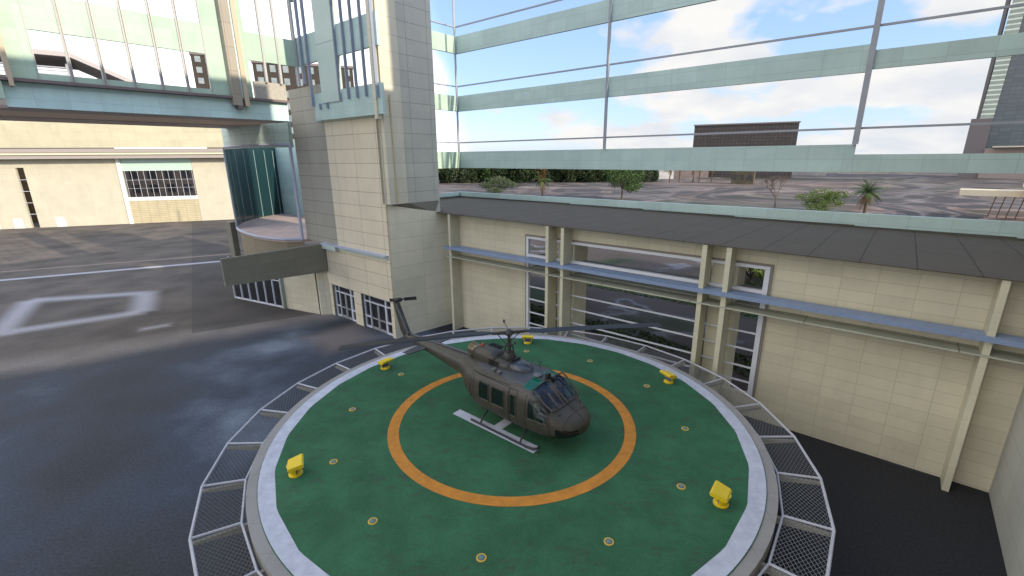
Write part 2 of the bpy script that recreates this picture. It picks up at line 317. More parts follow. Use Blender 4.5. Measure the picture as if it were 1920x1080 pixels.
for s0,s1 in ((-11.5,1.55),(1.55,60)):
    pa.add([(s0,19.55,zr(s0)+.02),(s1,19.55,zr(s1)+.02),(s1,19.9,zr(s1)+.02),(s0,19.9,zr(s0)+.02),(s0,19.55,10.38+(s0>0)*.01),(s1,19.55,10.39+(s1>9)*.16),(s1,19.9,10.39+(s1>9)*.16),(s0,19.9,10.38+(s0>0)*.01)],[(0,3,2,1),(4,5,6,7),(0,1,5,4),(1,2,6,5),(2,3,7,6),(3,0,4,7)])
pa.box(-11.8,-11.5,9,19.9,9.9,10.38)
pa.build('parapet',M['parapet'],lw)
gu=MB().box(-11.5,-11.3,9,19.5,9.5,9.90)
for q_ in range(-11,60,8): gu.box(q_-.3,q_+7.7,19.44,19.54,9.0,zr(q_+4)+.14); gu.build('gutter',mat('gutter_stone',(.16,.15,.12),.8,noise=.1),lw)
# window frames
wf=MB(); t0,t1=5.36,5.60
wf.box(10.15,26.35,t0,t1,8.70,8.87).box(10.15,10.35,t0,t1,1.35,8.7).box(26.1,26.35,t0,t1,1.35,8.7).box(10.35,26.1,t0,t1,7.36,7.56)
for z in (5.05,4.05,3.0,2.1): wf.box(10.35,26.1,5.42,5.5,z-.045,z+.045)
wf.build('window_frame',M['white'],lw)
bx('window_trim',M['brown'] and mat('window_reveal',(.22,.19,.16),.7),lw,(10.02,26.48,5.40,5.479,8.87,8.99),(10.02,10.14,5.40,5.479,1.3,8.87),(26.36,26.48,5.40,5.479,1.3,8.87))
# fins
for s,th,tf in ((2.75,.24,4.4),(12.6,.24,4.4),(13.85,.24,4.4),(23.1,.26,4.4),(24.35,.26,4.4),(34.55,.24,4.4)):
    zt=top(s)+.09
    MB().box(s,s+th,tf,5.478,0,zt).build('fin',M['fin_cream'],lw)
ss=MB().box(2.35,60,4.2,5.1,7.18,7.40).build('sunshade',M['blue'],lw)
ins=bx('light_shelf',mat('light_shelf_glass',(.20,.235,.26),.35,noise=.06),lw,(10.4,12.8,5.62,6.95,7.2,7.33),(14.25,23.35,5.62,6.95,7.2,7.33),(24.8,26.1,5.62,6.95,7.2,7.33))
bx('lower_shelf',tile('shelf_panels',(.42,.42,.34),5.6,.7,'r',ox=.3,oz=.2,line=.4,mort=.03),lw,(2.35,60,4.35,5.478,6.5,6.58),(10.4,26.1,5.62,6.3,6.5,6.58))
# ---- steel and glass-panel frame rising behind the roof
sf=bthing('facade_frame','open steel facade frame with teal spandrel bands rising behind the flat roof','facade')
for k,(z0,z1,z2,z3) in enumerate(((13.25,15.15,13.3,14.47),(19.75,21.45,19.9,21.05),(26.0,27.8,26.2,27.2))):
    bx('spandrel_band','teal_x',sf,(-11.4,27.9,19.7,19.95,z0,z1)); bx('spandrel_band','teal_x',sf,(27.9,60,19.72,19.95,z2,z3))
    bx('spandrel_band','teal_y',sf,(-11.66,-11.41,12,19.95,z0,z1))
for z in (16.2,22.5,28.76):
    bx('rail','steel',sf,(-11.35,60,19.66,19.78,z-.07,z+.07)); bx('rail','steel',sf,(-11.6,-11.42,12,19.6,z-.05,z+.05))
for s,wd in ((-11.45,.1),(8.42,.2),(27.85,.34)): bx('post','steel',sf,(s-wd/2,s+wd/2,19.45,19.69,15.16 if s>0 else 15.0,40))
# ---- stone tower
tw=bthing('stone_tower','stone clad stair tower with tall panels and two glazed doors behind the helipad','tower')
a=MB().box(-7.0,.62,0,.5,7.0,17.6).box(-9.55,.6,0.001,.5,3.12,7.0).box(-9.55,-8.85,0.001,.5,0,3.12).box(-5.3,-4.02,0.001,.5,0,3.12).box(.18,.6,0.001,.5,0,3.12)
a.build('front_wall',M['stone_x'],tw)
d=bx('shade_toned_wall','stone_shade',tw,(-12.6,-7.002,.01,.5,7.0,20.35))  # left end of the front wall, darker colour stands for shade
bl=MB(); bl.add([(.602,.0,0),(1.5,5.47,0),(1.52,5.47,9.97),(.82,.05,11.05),(.3,.52,0),(1.1,5.47,0),(1.1,5.47,9.97),(.3,.52,11.05)],[(0,1,2,3),(7,6,5,4),(3,2,6,7),(0,3,7,4),(1,5,6,2)])
bl.build('side_wall',M['stone_low'],tw)
bx('corner_strip','stone_y',tw,(.3,1.2,.05,1.75,11.07,40),(.3,.8,.0,.05,11.07,40))
bx('pier','stone_gray',tw,(.3,1.1,1.76,3.04,11.0,40),(.3,1.1,3.04,5.1,9.6,40))
fl=MB(); fl.add([(.86,.1,11.03),(1.34,4.34,10.16),(1.22,4.9,11.05),(1.24,1.75,11.07),(1.0,.15,11.2)],[(0,1,2,3,4)]).add([(.7,.1,11.0),(1.2,4.34,10.1),(1.1,4.9,11.0),(1.1,1.75,11.0),(.7,.15,11.1)],[(4,3,2,1,0)]); fl.build('roof_flashing',mat('flashing',(.17,.15,.12),.8,noise=.08),tw)
bx('corner_rail',mat('ochre_trim',(.50,.40,.24),.6,noise=.08),tw,(1.2,1.27,.62,.72,11.2,18.9)); 
MB().tube((.80,.62,10.9),(.66,.62,0.0),.05,6).build('corner_rail',bpy.data.materials['ochre_trim'],tw)
bx('cornice','lav',tw,(-9.4,.45,-.42,-.001,6.95,7.05)); bx('cornice','teal_plain',tw,(-9.4,-6.9,-.4,-.001,6.55,6.949),(-6.9,.45,-.12,-.001,6.66,6.949))
# doors
def door(s0,s1,z1=3.1):
    dd=MB().box(s0,s1,.32,.36,0,z1).build('entrance_door',M['dark_glass'],tw)
    f=MB(); w_=s1-s0; a_=s0+w_*.2; c_=s0+w_*.76; tz=2.45
    def v(s,ww=.06): f.box(s-ww/2,s+ww/2,.2,.315,0,z1)
    v(s0+.05,.1); f.box(s1-.08,s1,.2,.315,0,z1); f.box(s0,s1,.2,.315,z1-.09,z1); f.box(s0,s1,.19,.314,tz-.05,tz+.05)
    v(a_,.06); v(c_,.16); f.box(s0,a_,.19,.31,0,.14); f.box(c_,s1,.19,.31,0,.16); f.box(s0,a_,.19,.31,.98,1.1); f.box(c_,s1,.19,.31,.98,1.1)
    f.build('frame',M['white'],dd)
    g=MB(); m_=(a_+c_)/2
    for s in (a_+.09,m_-.07,m_+.07,c_-.14): g.box(s-.05,s+.05,.22,.312,0,tz-.05)
    g.box(a_+.04,c_-.08,.22,.311,0,.2).box(a_+.04,c_-.08,.22,.311,.95,1.05); g.build('door_leaf',mat('door_grey',(.30,.29,.28),.5),dd)
    MB().box(s0-.06,s0,-.03,.3,0,z1+.04).box(s0-.06,s1+.06,-.03,.3,z1,z1+.05).build('reveal',mat('door_reveal',(.25,.25,.2),.7),dd)
door(-8.85,-5.3); door(-4.02,.18)
# ---- ground floor wall and window under the canopy
gw=bthing('ground_floor_wall','cream ground floor wall with a wide white framed window under the olive canopy','wall')
def vplane(p,q,z0,z1,th=.2):
    dx,dy=q[0]-p[0],q[1]-p[1]; l=math.hypot(dx,dy); nx,ny=-dy/l*th,dx/l*th
    return [(p[0],p[1]),(q[0],q[1]),(q[0]+nx,q[1]+ny),(p[0]+nx,p[1]+ny)],z0,z1
g=MB().prism(*vplane((-10.07,-.72),(-9.56,-.02),0,5.5)).prism(*vplane((-15.1,-2.0),(-10.07,-.72),0,5.5)); g.build('wall',M['cream_tile'],gw)
g=MB().prism(*vplane((-22.9,-3.72),(-15.1,-2.0),.08,4.6,.05)); wp=g.build('window',M['dark_glass'],gw)
g=MB(); 
for i in range(7):
    k=i/6; s=-22.9+7.8*k; t=-3.72+1.72*k; g.box(s-.045,s+.045,t-.12,t+.02,0,4.6)
g.prism(*vplane((-22.9,-3.82),(-15.1,-2.1),0,.16,.1)).prism(*vplane((-22.9,-3.8),(-15.1,-2.08),2.75,2.85,.06)); g.build('frame',M['white'],wp)
MB().box(-15.12,-14.75,-2.22,-1.92,0,4.8).build('jamb',mat('grey_green_jamb',(.30,.33,.28),.6),gw)
tag(MB().tube((-10.32,-.75,0),(-10.32,-.80,5),.075,8).build('drain_pipe',M['brown'],None,loc=O,rot=RZ),'thin brown drain pipe running up the cream ground floor wall','pipe')
# ---- canopy fascia
cn=bthing('entrance_canopy','long olive grey canopy fascia hanging below the bow window','canopy')
cb_=MB(); cb_.add([(-9.2,-.03,4.32),(-9.2,-8.72,4.75),(-9.2,-8.72,6.97),(-9.2,-.03,6.95),(-9.5,-.03,4.32),(-9.5,-8.72,4.75),(-9.5,-8.72,6.97),(-9.5,-.03,6.95)],[(0,3,2,1),(4,5,6,7),(3,7,6,2),(0,1,5,4),(1,2,6,5),(0,4,7,3)])
cb_.build('fascia',M['olive'],cn)
# ---- bow window bay
bay=bthing('bow_window_bay','curved bay with teal panelled head, dark glazing and pink floor beside the tower','bay')
ARC=[(-12.55,-.45),(-13.7,-1.6),(-15.0,-2.05),(-16.3,-2.3),(-18,-2.42),(-19.6,-2.4),(-21.6,-2.2),(-23.7,-1.9),(-25.0,-1.6),(-25.9,-1.3)]
BACK=[(-25.9,-1.3),(-28.3,-.4),(-31,1.2),(-33.4,3.4),(-35.2,5.8),(-36.2,8.0),(-36.6,9.0)]
flr=MB().prism(ARC+BACK[1:]+[(-12.6,9.0)],6.8,7.0); flr.build('floor',mat('pink_floor',(.50,.36,.30),.7,noise=.16,nscale=.5,bump=.2,bscale=4),bay)
def strip(pts,z0,z1,th,close=False):
    b=MB()
    for p,q in zip(pts,pts[1:]): b.prism(*vplane(p,q,z0,z1,th))
    return b
def off(pts,dy): return [(p[0],p[1]+dy) for p in pts]
hd=MB()
u=0; vsx=[]
for p,q in zip(ARC,ARC[1:]):
    hd.quad((q[0],q[1],15.5),(p[0],p[1],15.5),(p[0],p[1],18.2),(q[0],q[1],18.2)); hd.quad((p[0],p[1]+.3,15.5),(q[0],q[1]+.3,15.5),(q[0],q[1]+.3,18.2),(p[0],p[1]+.3,18.2))
hd.build('panelled_head',tile('bay_panels',(.56,.68,.62),1.5,.62,'x',line=.72,mort=.02),bay)
bg_=MB()
for p,q in zip(BACK,BACK[1:]): bg_.quad((p[0],p[1],7),(q[0],q[1],7),(q[0],q[1],16.4),(p[0],p[1],16.4))
gl_=bg_.build('curved_glazing',glass('teal_black_glass',(.012,.038,.043),1,.18),bay)
g=MB()
for i in range(9):
    k=i/8*(len(BACK)-1); a_=min(int(k),len(BACK)-2); f=k-a_; s=BACK[a_][0]*(1-f)+BACK[a_+1][0]*f; t=BACK[a_][1]*(1-f)+BACK[a_+1][1]*f
    g.tube((s+.06,t-.06,7),(s+.06,t-.06,15.6),.05,5)
g.build('mullion',mat('teal_mullion',(.20,.27,.27),.5),gl_)
bx('side_wall','teal_blue',bay,(-36.6,-12.5,8.7,9.0,7.0,16.4))
rim=MB().path([(p[0],p[1]-.05,7.08) for p in ARC],.14,6).path([(p[0],p[1]-.05,15.72) for p in ARC],.13,6).tube((-12.55,-.5,7),(-12.55,-.5,15.8),.16,6).tube((-25.95,-1.4,7),(-25.95,-1.4,15.8),.07,6)
rim.build('frame',M['lav'],bay)
dr=MB(); AR2=[(p[0]+ (p[0]+19)*-.02,p[1]+.15) for p in ARC]
for p,q in zip(AR2,AR2[1:]): dr.quad((p[0],p[1],0),(p[0],p[1],6.8),(q[0],q[1],6.8),(q[0],q[1],0))
dr.build('drum_wall',tile('slatted_wood',(.27,.225,.155),5.3,.22,'x',line=.7,mort=.03),bay)
tag(MB().box(-28.6,-27.2,-1.6,-1.0,0,7.6).build('corner_pillar',M['olive'],None,loc=O,rot=RZ),'slim olive pillar standing left of the bow window bay','pillar')
# ---- glazed bridge (left) and its return over the tower
br=bthing('glazed_bridge','raised bridge with pale green panels and tall see-through windows at upper left','bridge')
X0,X1=-9.42,-9.18
bx('lower_band','teal_blue',br,(X0,X1,-18.0,-1.85,17.5,18.88))
bx('ledge','plum',br,(X0,-8.75,-22,-1.85,18.89,19.06))
bx('sill_band','teal_y',br,(X0,X1,-16.4,-7.3,19.07,19.45))
bx('spandrel_band','teal_y',br,(X0,X1,-16.4,-7.3,21.8,23.75),(X0,X1,-4.45,-.52,21.8,23.75))
bx('solid_panel','teal_y',br,(X0,X1,-17.7,-16.4,19.07,40),(X0,X1,-7.3,-4.45,19.07,40))
bx('end_panel','teal_y',br,(X0,X1+.3,-24,-18.05,17.9,40))
mu=MB()
for t in (-14.9,-13.37,-11.84,-10.3,-8.78): mu.box(X1-.05,X1+.10,t-.085,t-.045,19.07,40); mu.box(X1-.05,X1+.10,t+.045,t+.085,19.07,40); mu.box(X1-.1,X1+.04,t-.03,t+.03,19.07,40)
for t in (-3.25,-2.1): mu.box(X1-.1,X1+.1,t-.08,t+.08,20.3,40)
mu.box(X1-.02,X1+.05,-16.42,-16.36,19.07,40).box(X1-.02,X1+.05,-7.34,-7.27,19.07,40).box(X1-.1,X1+.12,-.72,-.55,20.3,40)
mu.build('mullion',mat('pale_mullion',(.42,.40,.37),.5,noise=.04),br)
bx('stone_column',tile('bridge_stone',(.36,.31,.25),.5,1.6,'y',line=.6,mort=.02),br,(X1+.001,-8.6,-6.12,-5.5,18.4,40))
bx('teal_strip','teal_blue',br,(X1+.001,-8.75,-5.49,-5.33,18.9,40))
bx('tan_fin',mat('tan_fin',(.52,.40,.28),.6),br,(X1+.001,-8.65,-5.32,-5.0,18.4,40))
bx('tan_fin',bpy.data.materials['tan_fin'],br,(X1+.001,-8.6,-17.75,-17.55,18.6,40))
bx('column_foot','plum',br,(X1+.001,-8.62,-5.85,-5.5,18.15,18.39))
spm=mat('soffit_mauve',(.50,.39,.36),.6); so_=MB().box(-11.5,X0,-22,-1.9,17.45,17.6); so_.build('soffit',spm,br)
MB().box(-17.4,-11.5,-24,-1.9,17.5,17.6).build('soffit',mat('soffit_tan',(.80,.60,.44),.6),br)
MB().box(-22,-17.4,-24,-1.9,17.45,17.6).build('soffit',spm,br)
bx('beige_box',mat('beige_speckle',(.40,.36,.30),.8,noise=.1,nscale=6),br,(-9.6,-9.3,-4.2,-1.75,18.9,20.35))
up_=bthing('glazed_upper_wall','pale green upper wall with blue grey fins over the stone tower','facade')
T0,T1=-.5,-.28
bx('spandrel_band','teal_small',up_,(-9.4,-5.9,T0,T1,21.88,23.95),(-3.25,1.95,T0,T1,21.88,23.95),(-9.4,-5.9,T0,T1,26.6,28.5),(-3.25,1.95,T0,T1,26.6,28.5))
bx('lower_band','teal_small',up_,(-7.4,1.1,T0,T1,17.5,19.55),(1.45,2.0,T0,T1,17.5,19.55))
bx('solid_panel','teal_plain',up_,(-5.95,-3.2,T0-.05,T1,18.75,40)); bx('panel_joint','steel',up_,(-5.95,-3.2,T0-.06,T0-.051,22.95,23.0),(-5.95,-3.2,T0-.06,T0-.051,18.72,18.77))
fb=[]
for s in (-9.3,-8.25,-7.3): fb.append((s-.06,s+.06,-.74,T0-.001,20.4 if s<-7.5 else 18.6,40))
for s in (-3.15,-2.0,-.85,.3): fb.append((s-.05,s+.05,-.72,T0-.001,18.75,40))
fb.append((1.62,1.72,-.75,T0-.001,18.6,40)); fb+= [(-6.3,-6.2,-.7,T0-.001,18.3,18.75),(-5.2,-5.1,-.7,T0-.001,18.3,18.75)]
for q in fb[:8]: bx('fin','fin_blue',up_,q)
bx('bracket','fin_blue',up_,*fb[8:])
bx('stone_strip','stone_y',up_,(1.1,1.45,T0-.12,T1,17.2,40))
bx('corner_mullion',mat('cream_mullion',(.5,.46,.36),.5),up_,(-9.42,-9.36,-.6,-.5,20.35,40))
# ---- side wing: lower wall in view, unseen upper blocks added to cast shade
rw=bthing('side_wing_and_shade_blocks','cream panelled wall closing the yard at the right, with unseen blocks added above for shade','building')
bx('wall',tile('wing_panels',(.52,.51,.46),2.6,1.1,'y',line=.75,mort=.016),rw,(36.15,48,-60,0,0,38.6),(36.152,48,0,4.3,0,33.4),(36.151,48,4.3,5.475,0,52),(36.3,48,5.476,9.2,10.3,52),(41,52,9.3,27,10.3,33.5))  # block heights stepped to shape the shadow edges; rear block only shades the roof
# ---------------------------------------------------------------- far cream building
FO=(-71.77,115.4,0); FA=R(18.05)
fo=thing('cream_hall','large sunlit cream hall with a slot window and a gridded window at far left','building',FO,FA)
def fb_(name,m,*bs):
    b=MB()
    for q in bs: b.box(*q)
    return b.build(name,m,fo)
cw=tile('hall_wall',(.52,.475,.36),2.0,1.3,'x',line=.93,mort=.03,var=.01)
fb_('wall',cw,(-80,-37.9,0,.6,0,14.9),(-36.5,-18.7,0,.6,0,14.9),(-4.7,12,0,.6,0,14.9),(-37.9,-36.5,0,.6,13.1,14.9),(-18.7,-4.7,.6,.8,0,.3))
fb_('fascia',tile('hall_fascia',(.50,.45,.31),4.5,1.7,'x',line=.93,mort=.05),(-80,14,-3,-2.4,17.2,23.0))
fb_('ledge',mat('mauve_ledge',(.33,.28,.25),.7),(-80,14,-2.7,-.01,16.2,17.0),(-80,14,-2.2,-.01,14.9,15.7))
fb_('ledge',mat('pale_ledge',(.6,.56,.4),.7),(-80,14,-2.5,-.01,15.71,16.19))
fb_('window_head',mat('mint_panel',(.45,.58,.48),.5),(-18.7,-4.7,.1,.5,12.1,14.9))
fb_('sill',mat('pale_sill',(.6,.64,.6),.5),(-18.7,-4.7,.05,.5,5.3,6.1))
fb_('slatted_panel',tile('hatched_panel',(.50,.42,.27),1.9,.42,'x',line=.75,mort=.09),(-18.7,-4.7,.1,.5,0,5.3))
fb_('jamb',mat('white_jamb',(.7,.68,.6),.5),(-19.5,-18.7,-.3,.6,0,14.9))
mw=MB()
for i in range(12): mw.box(-18.4+i*1.22,-18.36+i*1.22,.1,.2,6.1,12.1)
for z in (8.1,10.0): mw.box(-18.7,-4.7,.1,.18,z,z+.035)
mw.build('glazing_bars',M['white'],fo)
for z in (3,5.5,8,10.5): MB().box(-37.9,-36.5,.1,.2,z,z+.08).build('glazing_bar',M['white'],fo)
for a_ in (-45,-40.8,-33.2):
    q=MB().box(a_,a_+1.5,-.12,0,0,2.1).build('door',mat('pale_door',(.6,.58,.5),.6),fo)
    MB().box(a_-.1,a_,-.15,0,0,2.2).box(a_+1.5,a_+1.6,-.15,0,0,2.2).box(a_-.1,a_+1.6,-.15,0,2.1,2.2).build('frame',M['white'],q)
# ---------------------------------------------------------------- far buildings
def block(name,label,p,rot,w_,d_,h_,m,win=None,roofm=None,cat='building',group=None,wm=None,floors=None,cols=None):
    t=thing(name,label,cat,(p[0],p[1],0),rot,group)
    MB().box(-w_/2,w_/2,0,d_,0,h_).build('wall',m,t)
    MB().box(-w_/2-.3,w_/2+.3,-.3,d_+.3,h_,h_+.8).build('roof',roofm or M['plum'],t)
    if floors:
        n=0
        for i in range(floors):
            for j in range(cols):
                if n>=95: break
                x=-w_/2+(j+.5)*w_/cols; z=1+(i+.35)*(h_-1)/floors; hw=w_/cols*.22; hh=(h_-1)/floors*.27
                MB().box(x-hw,x+hw,-.12,-.01,z,z+hh*2).build('window',wm,t); n+=1
    return t
brk=mat('brown_brick',(.036,.027,.020),.85,noise=.15,nscale=.5); tanb=mat('tan_brick',(.17,.125,.095),.85,noise=.1,nscale=.4)
wlit=mat('curtained_window',(.22,.25,.245),.3,noise=.2,nscale=.4); wdk=mat('dark_window',(.035,.035,.04),.3)
gb2=mat('grey_block',(.13,.115,.11),.8,noise=.1)
block('apartment_block','dark brown apartment block with pale windows seen through the bridge windows',(-76,186),R(22),34,18,47.5,brk,wm=wlit,floors=11,cols=8)
block('apartment_block','narrow dark brown apartment block at left end of the bridge windows',(-104,172),R(28),7.5,12,48.5,brk,wm=wlit,floors=14,cols=2)
block('old_tan_building','tan old building with small dark windows behind the gridded window',(-97,128),R(18),20,10,12.2,tanb,wm=wdk,floors=3,cols=5)
block('grey_shed','grey shed block right of the tan building behind the gridded window',(-79,135),R(18),12,10,14,gb2,wm=wlit,floors=2,cols=3)
block('brown_slab_block','brown brick slab block with windows behind the slot window',(-116,113),R(18),12,8,15,mat('ochre_brick',(.16,.10,.05),.85,noise=.2),wm=wdk,floors=4,cols=4)
# stadium-like building behind bridge
st=thing('grandstand','grey grandstand with a sloping pale roof edge seen through the bridge windows','building',(-132,150,0),R(38))
MB().box(-22,6,0,25,0,38).build('wall',mat('grandstand_dark',(.07,.07,.075),.7),st)
MB().add([(-22,-6,44.6),(1.5,-6,44.6),(16,-6,37.8),(16,20,37.8),(1.5,20,44.6),(-22,20,44.6),(-22,-6,43.3),(1.5,-6,43.3),(14,-6,37.4),(14,20,37.4),(1.5,20,43.3),(-22,20,43.3)],[(0,1,4,5),(1,2,3,4),(0,6,7,1),(1,7,8,2),(6,11,10,7),(7,10,9,8),(2,8,9,3),(0,5,11,6)]).build('roof',mat('pale_roof_edge',(.36,.32,.30),.6),st)
b=MB()
for z in (38.6,39.6,40.6): b.box(-22,1,-2,-1.7,z,z+.35)
for x in (-16,-8,0): b.box(x,x+.6,-2.2,-1.6,38,42)
b.build('railing',M['steel'],st)
# grey slab seen over the first band
gs=thing('slab_block','dark grey brown slab office block seen above the lowest teal band','building',(152,316,0),R(-26))
MB().box(-30.5,30.5,0,16,0,33.6).build('wall',tile('slab_facade',(.060,.048,.044),2.2,1.9,'x',line=.55,mort=.35,var=.2),gs)
MB().box(-31,31,-.5,16.5,33.6,34.4).build('roof',M['plum'],gs)
# far tower at right
ft=thing('glass_tower','tall curved glass tower with a cream ladder strip at the right edge','tower',(277,289,0),R(-45))
gm=tile('tower_glass',(.075,.095,.105),5,2.2,'x',line=.75,mort=.2,rough=.22,var=.15,spec=.6)
MB().box(6,60,0,40,14,170).build('glazing',gm,ft)
b=MB().add([(0.6,-.5,34),(6.2,-.5,34),(9.5,-.5,170),(3.2,-.5,170),(0.6,3,34),(6.2,3,34),(9.5,3,170),(3.2,3,170)],[(0,1,2,3),(0,3,7,4),(1,5,6,2),(4,7,6,5)]) 
b.build('ladder_strip',tile('ladder_strip',(.33,.36,.30),30,2.6,'x',line=2.2,mort=.45),ft)
MB().box(-1,.55,1,30,0,170).build('edge_column',mat('tower_edge',(.12,.11,.11),.6),ft)
MB().box(-3,6.1,-1,10,0,34).build('base_block',mat('tower_base',(.15,.125,.12),.7),ft)
MB().box(6.1,60,-3,2,0,17).build('podium',mat('podium',(.28,.22,.19),.7,noise=.06),ft)
MB().box(9,60,-8,-3,17.5,18.2).build('podium_roof',mat('podium_roof',(.6,.5,.36),.7),ft)
# low distant buildings along the horizon
lb=[((118,322),-20,30,7,(.20,.15,.13),'long low brown building left of the small dark tower block'),((175,330),-25,34,6,(.16,.13,.12),'low brown building right of the small dark tower block'),((212,338),-28,22,5.5,(.35,.30,.26),'low pale tan building on the horizon'),((262,352),-30,30,6,(.30,.27,.25),'low grey building on the horizon before the dark trees'),((100,305),-18,9,5,(.6,.55,.5),'small white house left of the long brown building'),((420,420),-40,50,7,(.5,.4,.36),'low white and red building among the far trees')]
for p,r_,w_,h_,c_,lab in lb: block('low_building',lab,p,R(r_),w_,12,h_,mat('low_wall',c_,.8,noise=.15,nscale=.3),roofm=mat('low_roof',tuple(x*.8 for x in c_),.8))
block('watch_tower','small square ochre and dark block standing alone in the park',(119,243),R(-30),10.5,9,9.5,mat('ochre_wall',(.075,.06,.035),.8,noise=.4,nscale=.6),wm=wdk,floors=2,cols=3)
# shelter with posts at right
sh=thing('park_shelter','cream roofed shelter on four thin dark posts at the right edge','shelter',(113.5,108,0),R(-42))
crm=mat('shelter_cream',(.62,.52,.36),.7,noise=.05)
MB().box(-7.2,7,-2.5,3,4.9,6.2).build('roof',crm,sh)
for i in range(4): MB().tube((-1.6+i*1.5,-1.6,0),(-1.0+i*1.5,-1.6,4.9),.11,6).build('post',M['brown'],sh)
sh2=thing('park_kiosk','sunlit cream kiosk beside the shelter at the right edge','kiosk',(112.5,101,0),R(-42))
MB().box(1,12,-2,6,0,7).build('wall',crm,sh2); MB().box(-1,13,-3,7,7,7.8).build('roof',crm,sh2)
# ---------------------------------------------------------------- trees
def leafmat(name,c1,c2,c3=None):
    m=bpy.data.materials.new(name); m.use_nodes=True; t=m.node_tree; b=t.nodes['Principled BSDF']; tc=t.nodes.new('ShaderNodeTexCoord'); n=t.nodes.new('ShaderNodeTexNoise'); n.inputs['Scale'].default_value=.9; n.inputs['Detail'].default_value=5
    oi=t.nodes.new('ShaderNodeObjectInfo'); ad=t.nodes.new('ShaderNodeVectorMath'); ad.operation='ADD'; t.links.new(tc.outputs['Object'],ad.inputs[0]); t.links.new(oi.outputs['Location'],ad.inputs[1])
    t.links.new(ad.outputs[0],n.inputs['Vector']); r=t.nodes.new('ShaderNodeValToRGB'); t.links.new(n.outputs[0],r.inputs[0]); e=r.color_ramp.elements
    e[0].position=.35; e[0].color=(*c1,1); e[1].position=.6; e[1].color=(*c2,1)
    if c3: q=e.new(.68); q.color=(*c3,1)
    t.links.new(r.outputs[0],b.inputs['Base Color']); b.inputs['Roughness'].default_value=.7; b.inputs['Specular IOR Level'].default_value=.2
    return m
bark=mat('bark',(.09,.065,.045),.9,noise=.2,nscale=4)
def crown(rng,blobs,n,size):
    b=MB()
    for i in range(n):
        cx,cy,cz,rx,rz=blobs[rng.randrange(len(blobs))]
        th=rng.uniform(0,6.283); u_=rng.uniform(-1,1); rr=rng.uniform(.55,1.08); q=math.sqrt(1-u_*u_)
        p=Vector((cx+rx*rr*q*math.cos(th),cy+rx*rr*q*math.sin(th),cz+rz*rr*u_))
        a=Vector((rng.gauss(0,1),rng.gauss(0,1),rng.gauss(0,.6))).normalized(); c=a.cross(Vector((rng.gauss(0,1),rng.gauss(0,1),rng.gauss(0,1)))).normalized()
        s=size*rng.uniform(.6,1.4)
        b.add([p-a*s,p-c*s*.5,p+a*s,p+c*s*.5],[(0,1,2,3)])
    return b
def tree(name,label,cat,loc,h,rx,seed,leaf,n=900,leafs=.35,trunk_h=None,group=None,low=.5):
    rng=random.Random(seed); t=thing(name,label,cat,loc,rng.uniform(0,6),group)
    th=trunk_h if trunk_h is not None else h*.45
    b=MB().tube((0,0,0),(.1,.05,th),.05*h*.5,7,.03*h*.5); blobs=[]
    for i in range(7):
        a=i*2.4; r_=rx*rng.uniform(.35,.65); z=h*rng.uniform(low,.82); b.tube((.1,.05,th*rng.uniform(.5,1)),(r_*math.cos(a),r_*math.sin(a),z),.018*h,5,.006*h)
        blobs.append((r_*math.cos(a),r_*math.sin(a),z,rx*rng.uniform(.35,.55),h*rng.uniform(.14,.24)))
    blobs.append((0,0,h*.8,rx*.5,h*.2))
    b.build('trunk',bark,t); crown(rng,blobs,n,leafs).build('crown',leaf,t)
    return t
dkleaf=leafmat('forest_leaves',(.014,.024,.010),(.040,.062,.022),(.10,.08,.028)); gleaf=leafmat('green_leaves',(.03,.06,.018),(.085,.14,.04)); olive=leafmat('olive_leaves',(.05,.065,.035),(.10,.12,.06)); autumn=leafmat('autumn_leaves',(.06,.05,.02),(.16,.09,.03))
KN=['dense dark green','bright green','olive brown','rust tinged']
rng=random.Random(5)
protos=[tree('forest_tree','x','tree',(0,0,0),13,5.0,11+i,(dkleaf,gleaf,olive,autumn)[i],3000,.5,group='trees of the wood edge') for i in range(4)]
for p in protos:   # undergrowth: crowns reach the ground
    cr0=[c for c in p.children if c.name.startswith('crown')][0]
    q=crown(rng,[(rng.uniform(-3,3),rng.uniform(-2,2),z,3.2,3) for z in (2,3,4,5,6,7.5)],2200,.5); me=cr0.data; n0=len(me.vertices)
    allv=[tuple(v.co) for v in me.vertices]+q.v; allf=[tuple(f.vertices) for f in me.polygons]+[tuple(i+n0 for i in f) for f in q.f]
    m_=me.materials[0]; me.clear_geometry(); me.from_pydata(allv,[],allf); me.update()
kinds=[0,0,1,0,2,0,0,3,0,2]; used=set()
ORD=['leftmost']+['%dth from left'%i if i not in (2,3,21,22,23) else {2:'2nd',3:'3rd',21:'21st',22:'22nd',23:'23rd'}[i]+' from left' for i in range(2,60)]
def put(k,loc,s):
    if k in used: c=copy_tree(protos[k])
    else: c=protos[k]; used.add(k)
    c.location=loc; c.scale=(s,s,s*rng.uniform(.9,1.12)); c.rotation_euler=(0,0,rng.uniform(0,6)); return c
for rown,y0,x0,x1,st_ in (('front row',277,-52,88,6.2),('back row',291,-56,84,7.5)):
    x=x0; i=0
    while x<x1:
        k=rng.choice(kinds); c=put(k,(x,y0+rng.uniform(-4,4)-x*.03,0),rng.uniform(.85,1.15)); c['label']='%s tree, %s in the %s of the wood edge'%(KN[k],ORD[i],rown); i+=1
        x+=st_*rng.uniform(.75,1.25)
for i in range(30):   # far line of trees at the right
    k=rng.choice(kinds); x=290+i*10+rng.uniform(-3,3); c=put(k,(x,440-(x-290)*.35+rng.uniform(-6,6),0),rng.uniform(.5,.7))
    c['label']='%s tree, %s in the far tree line at right'%(KN[k],ORD[i]); c['group']='far tree line'
tree('olive_bush','wide olive green bush just beyond the parapet near the tower','bush',(-5,190,0),7.2,8,21,olive,6000,.25,1.0,low=.25)
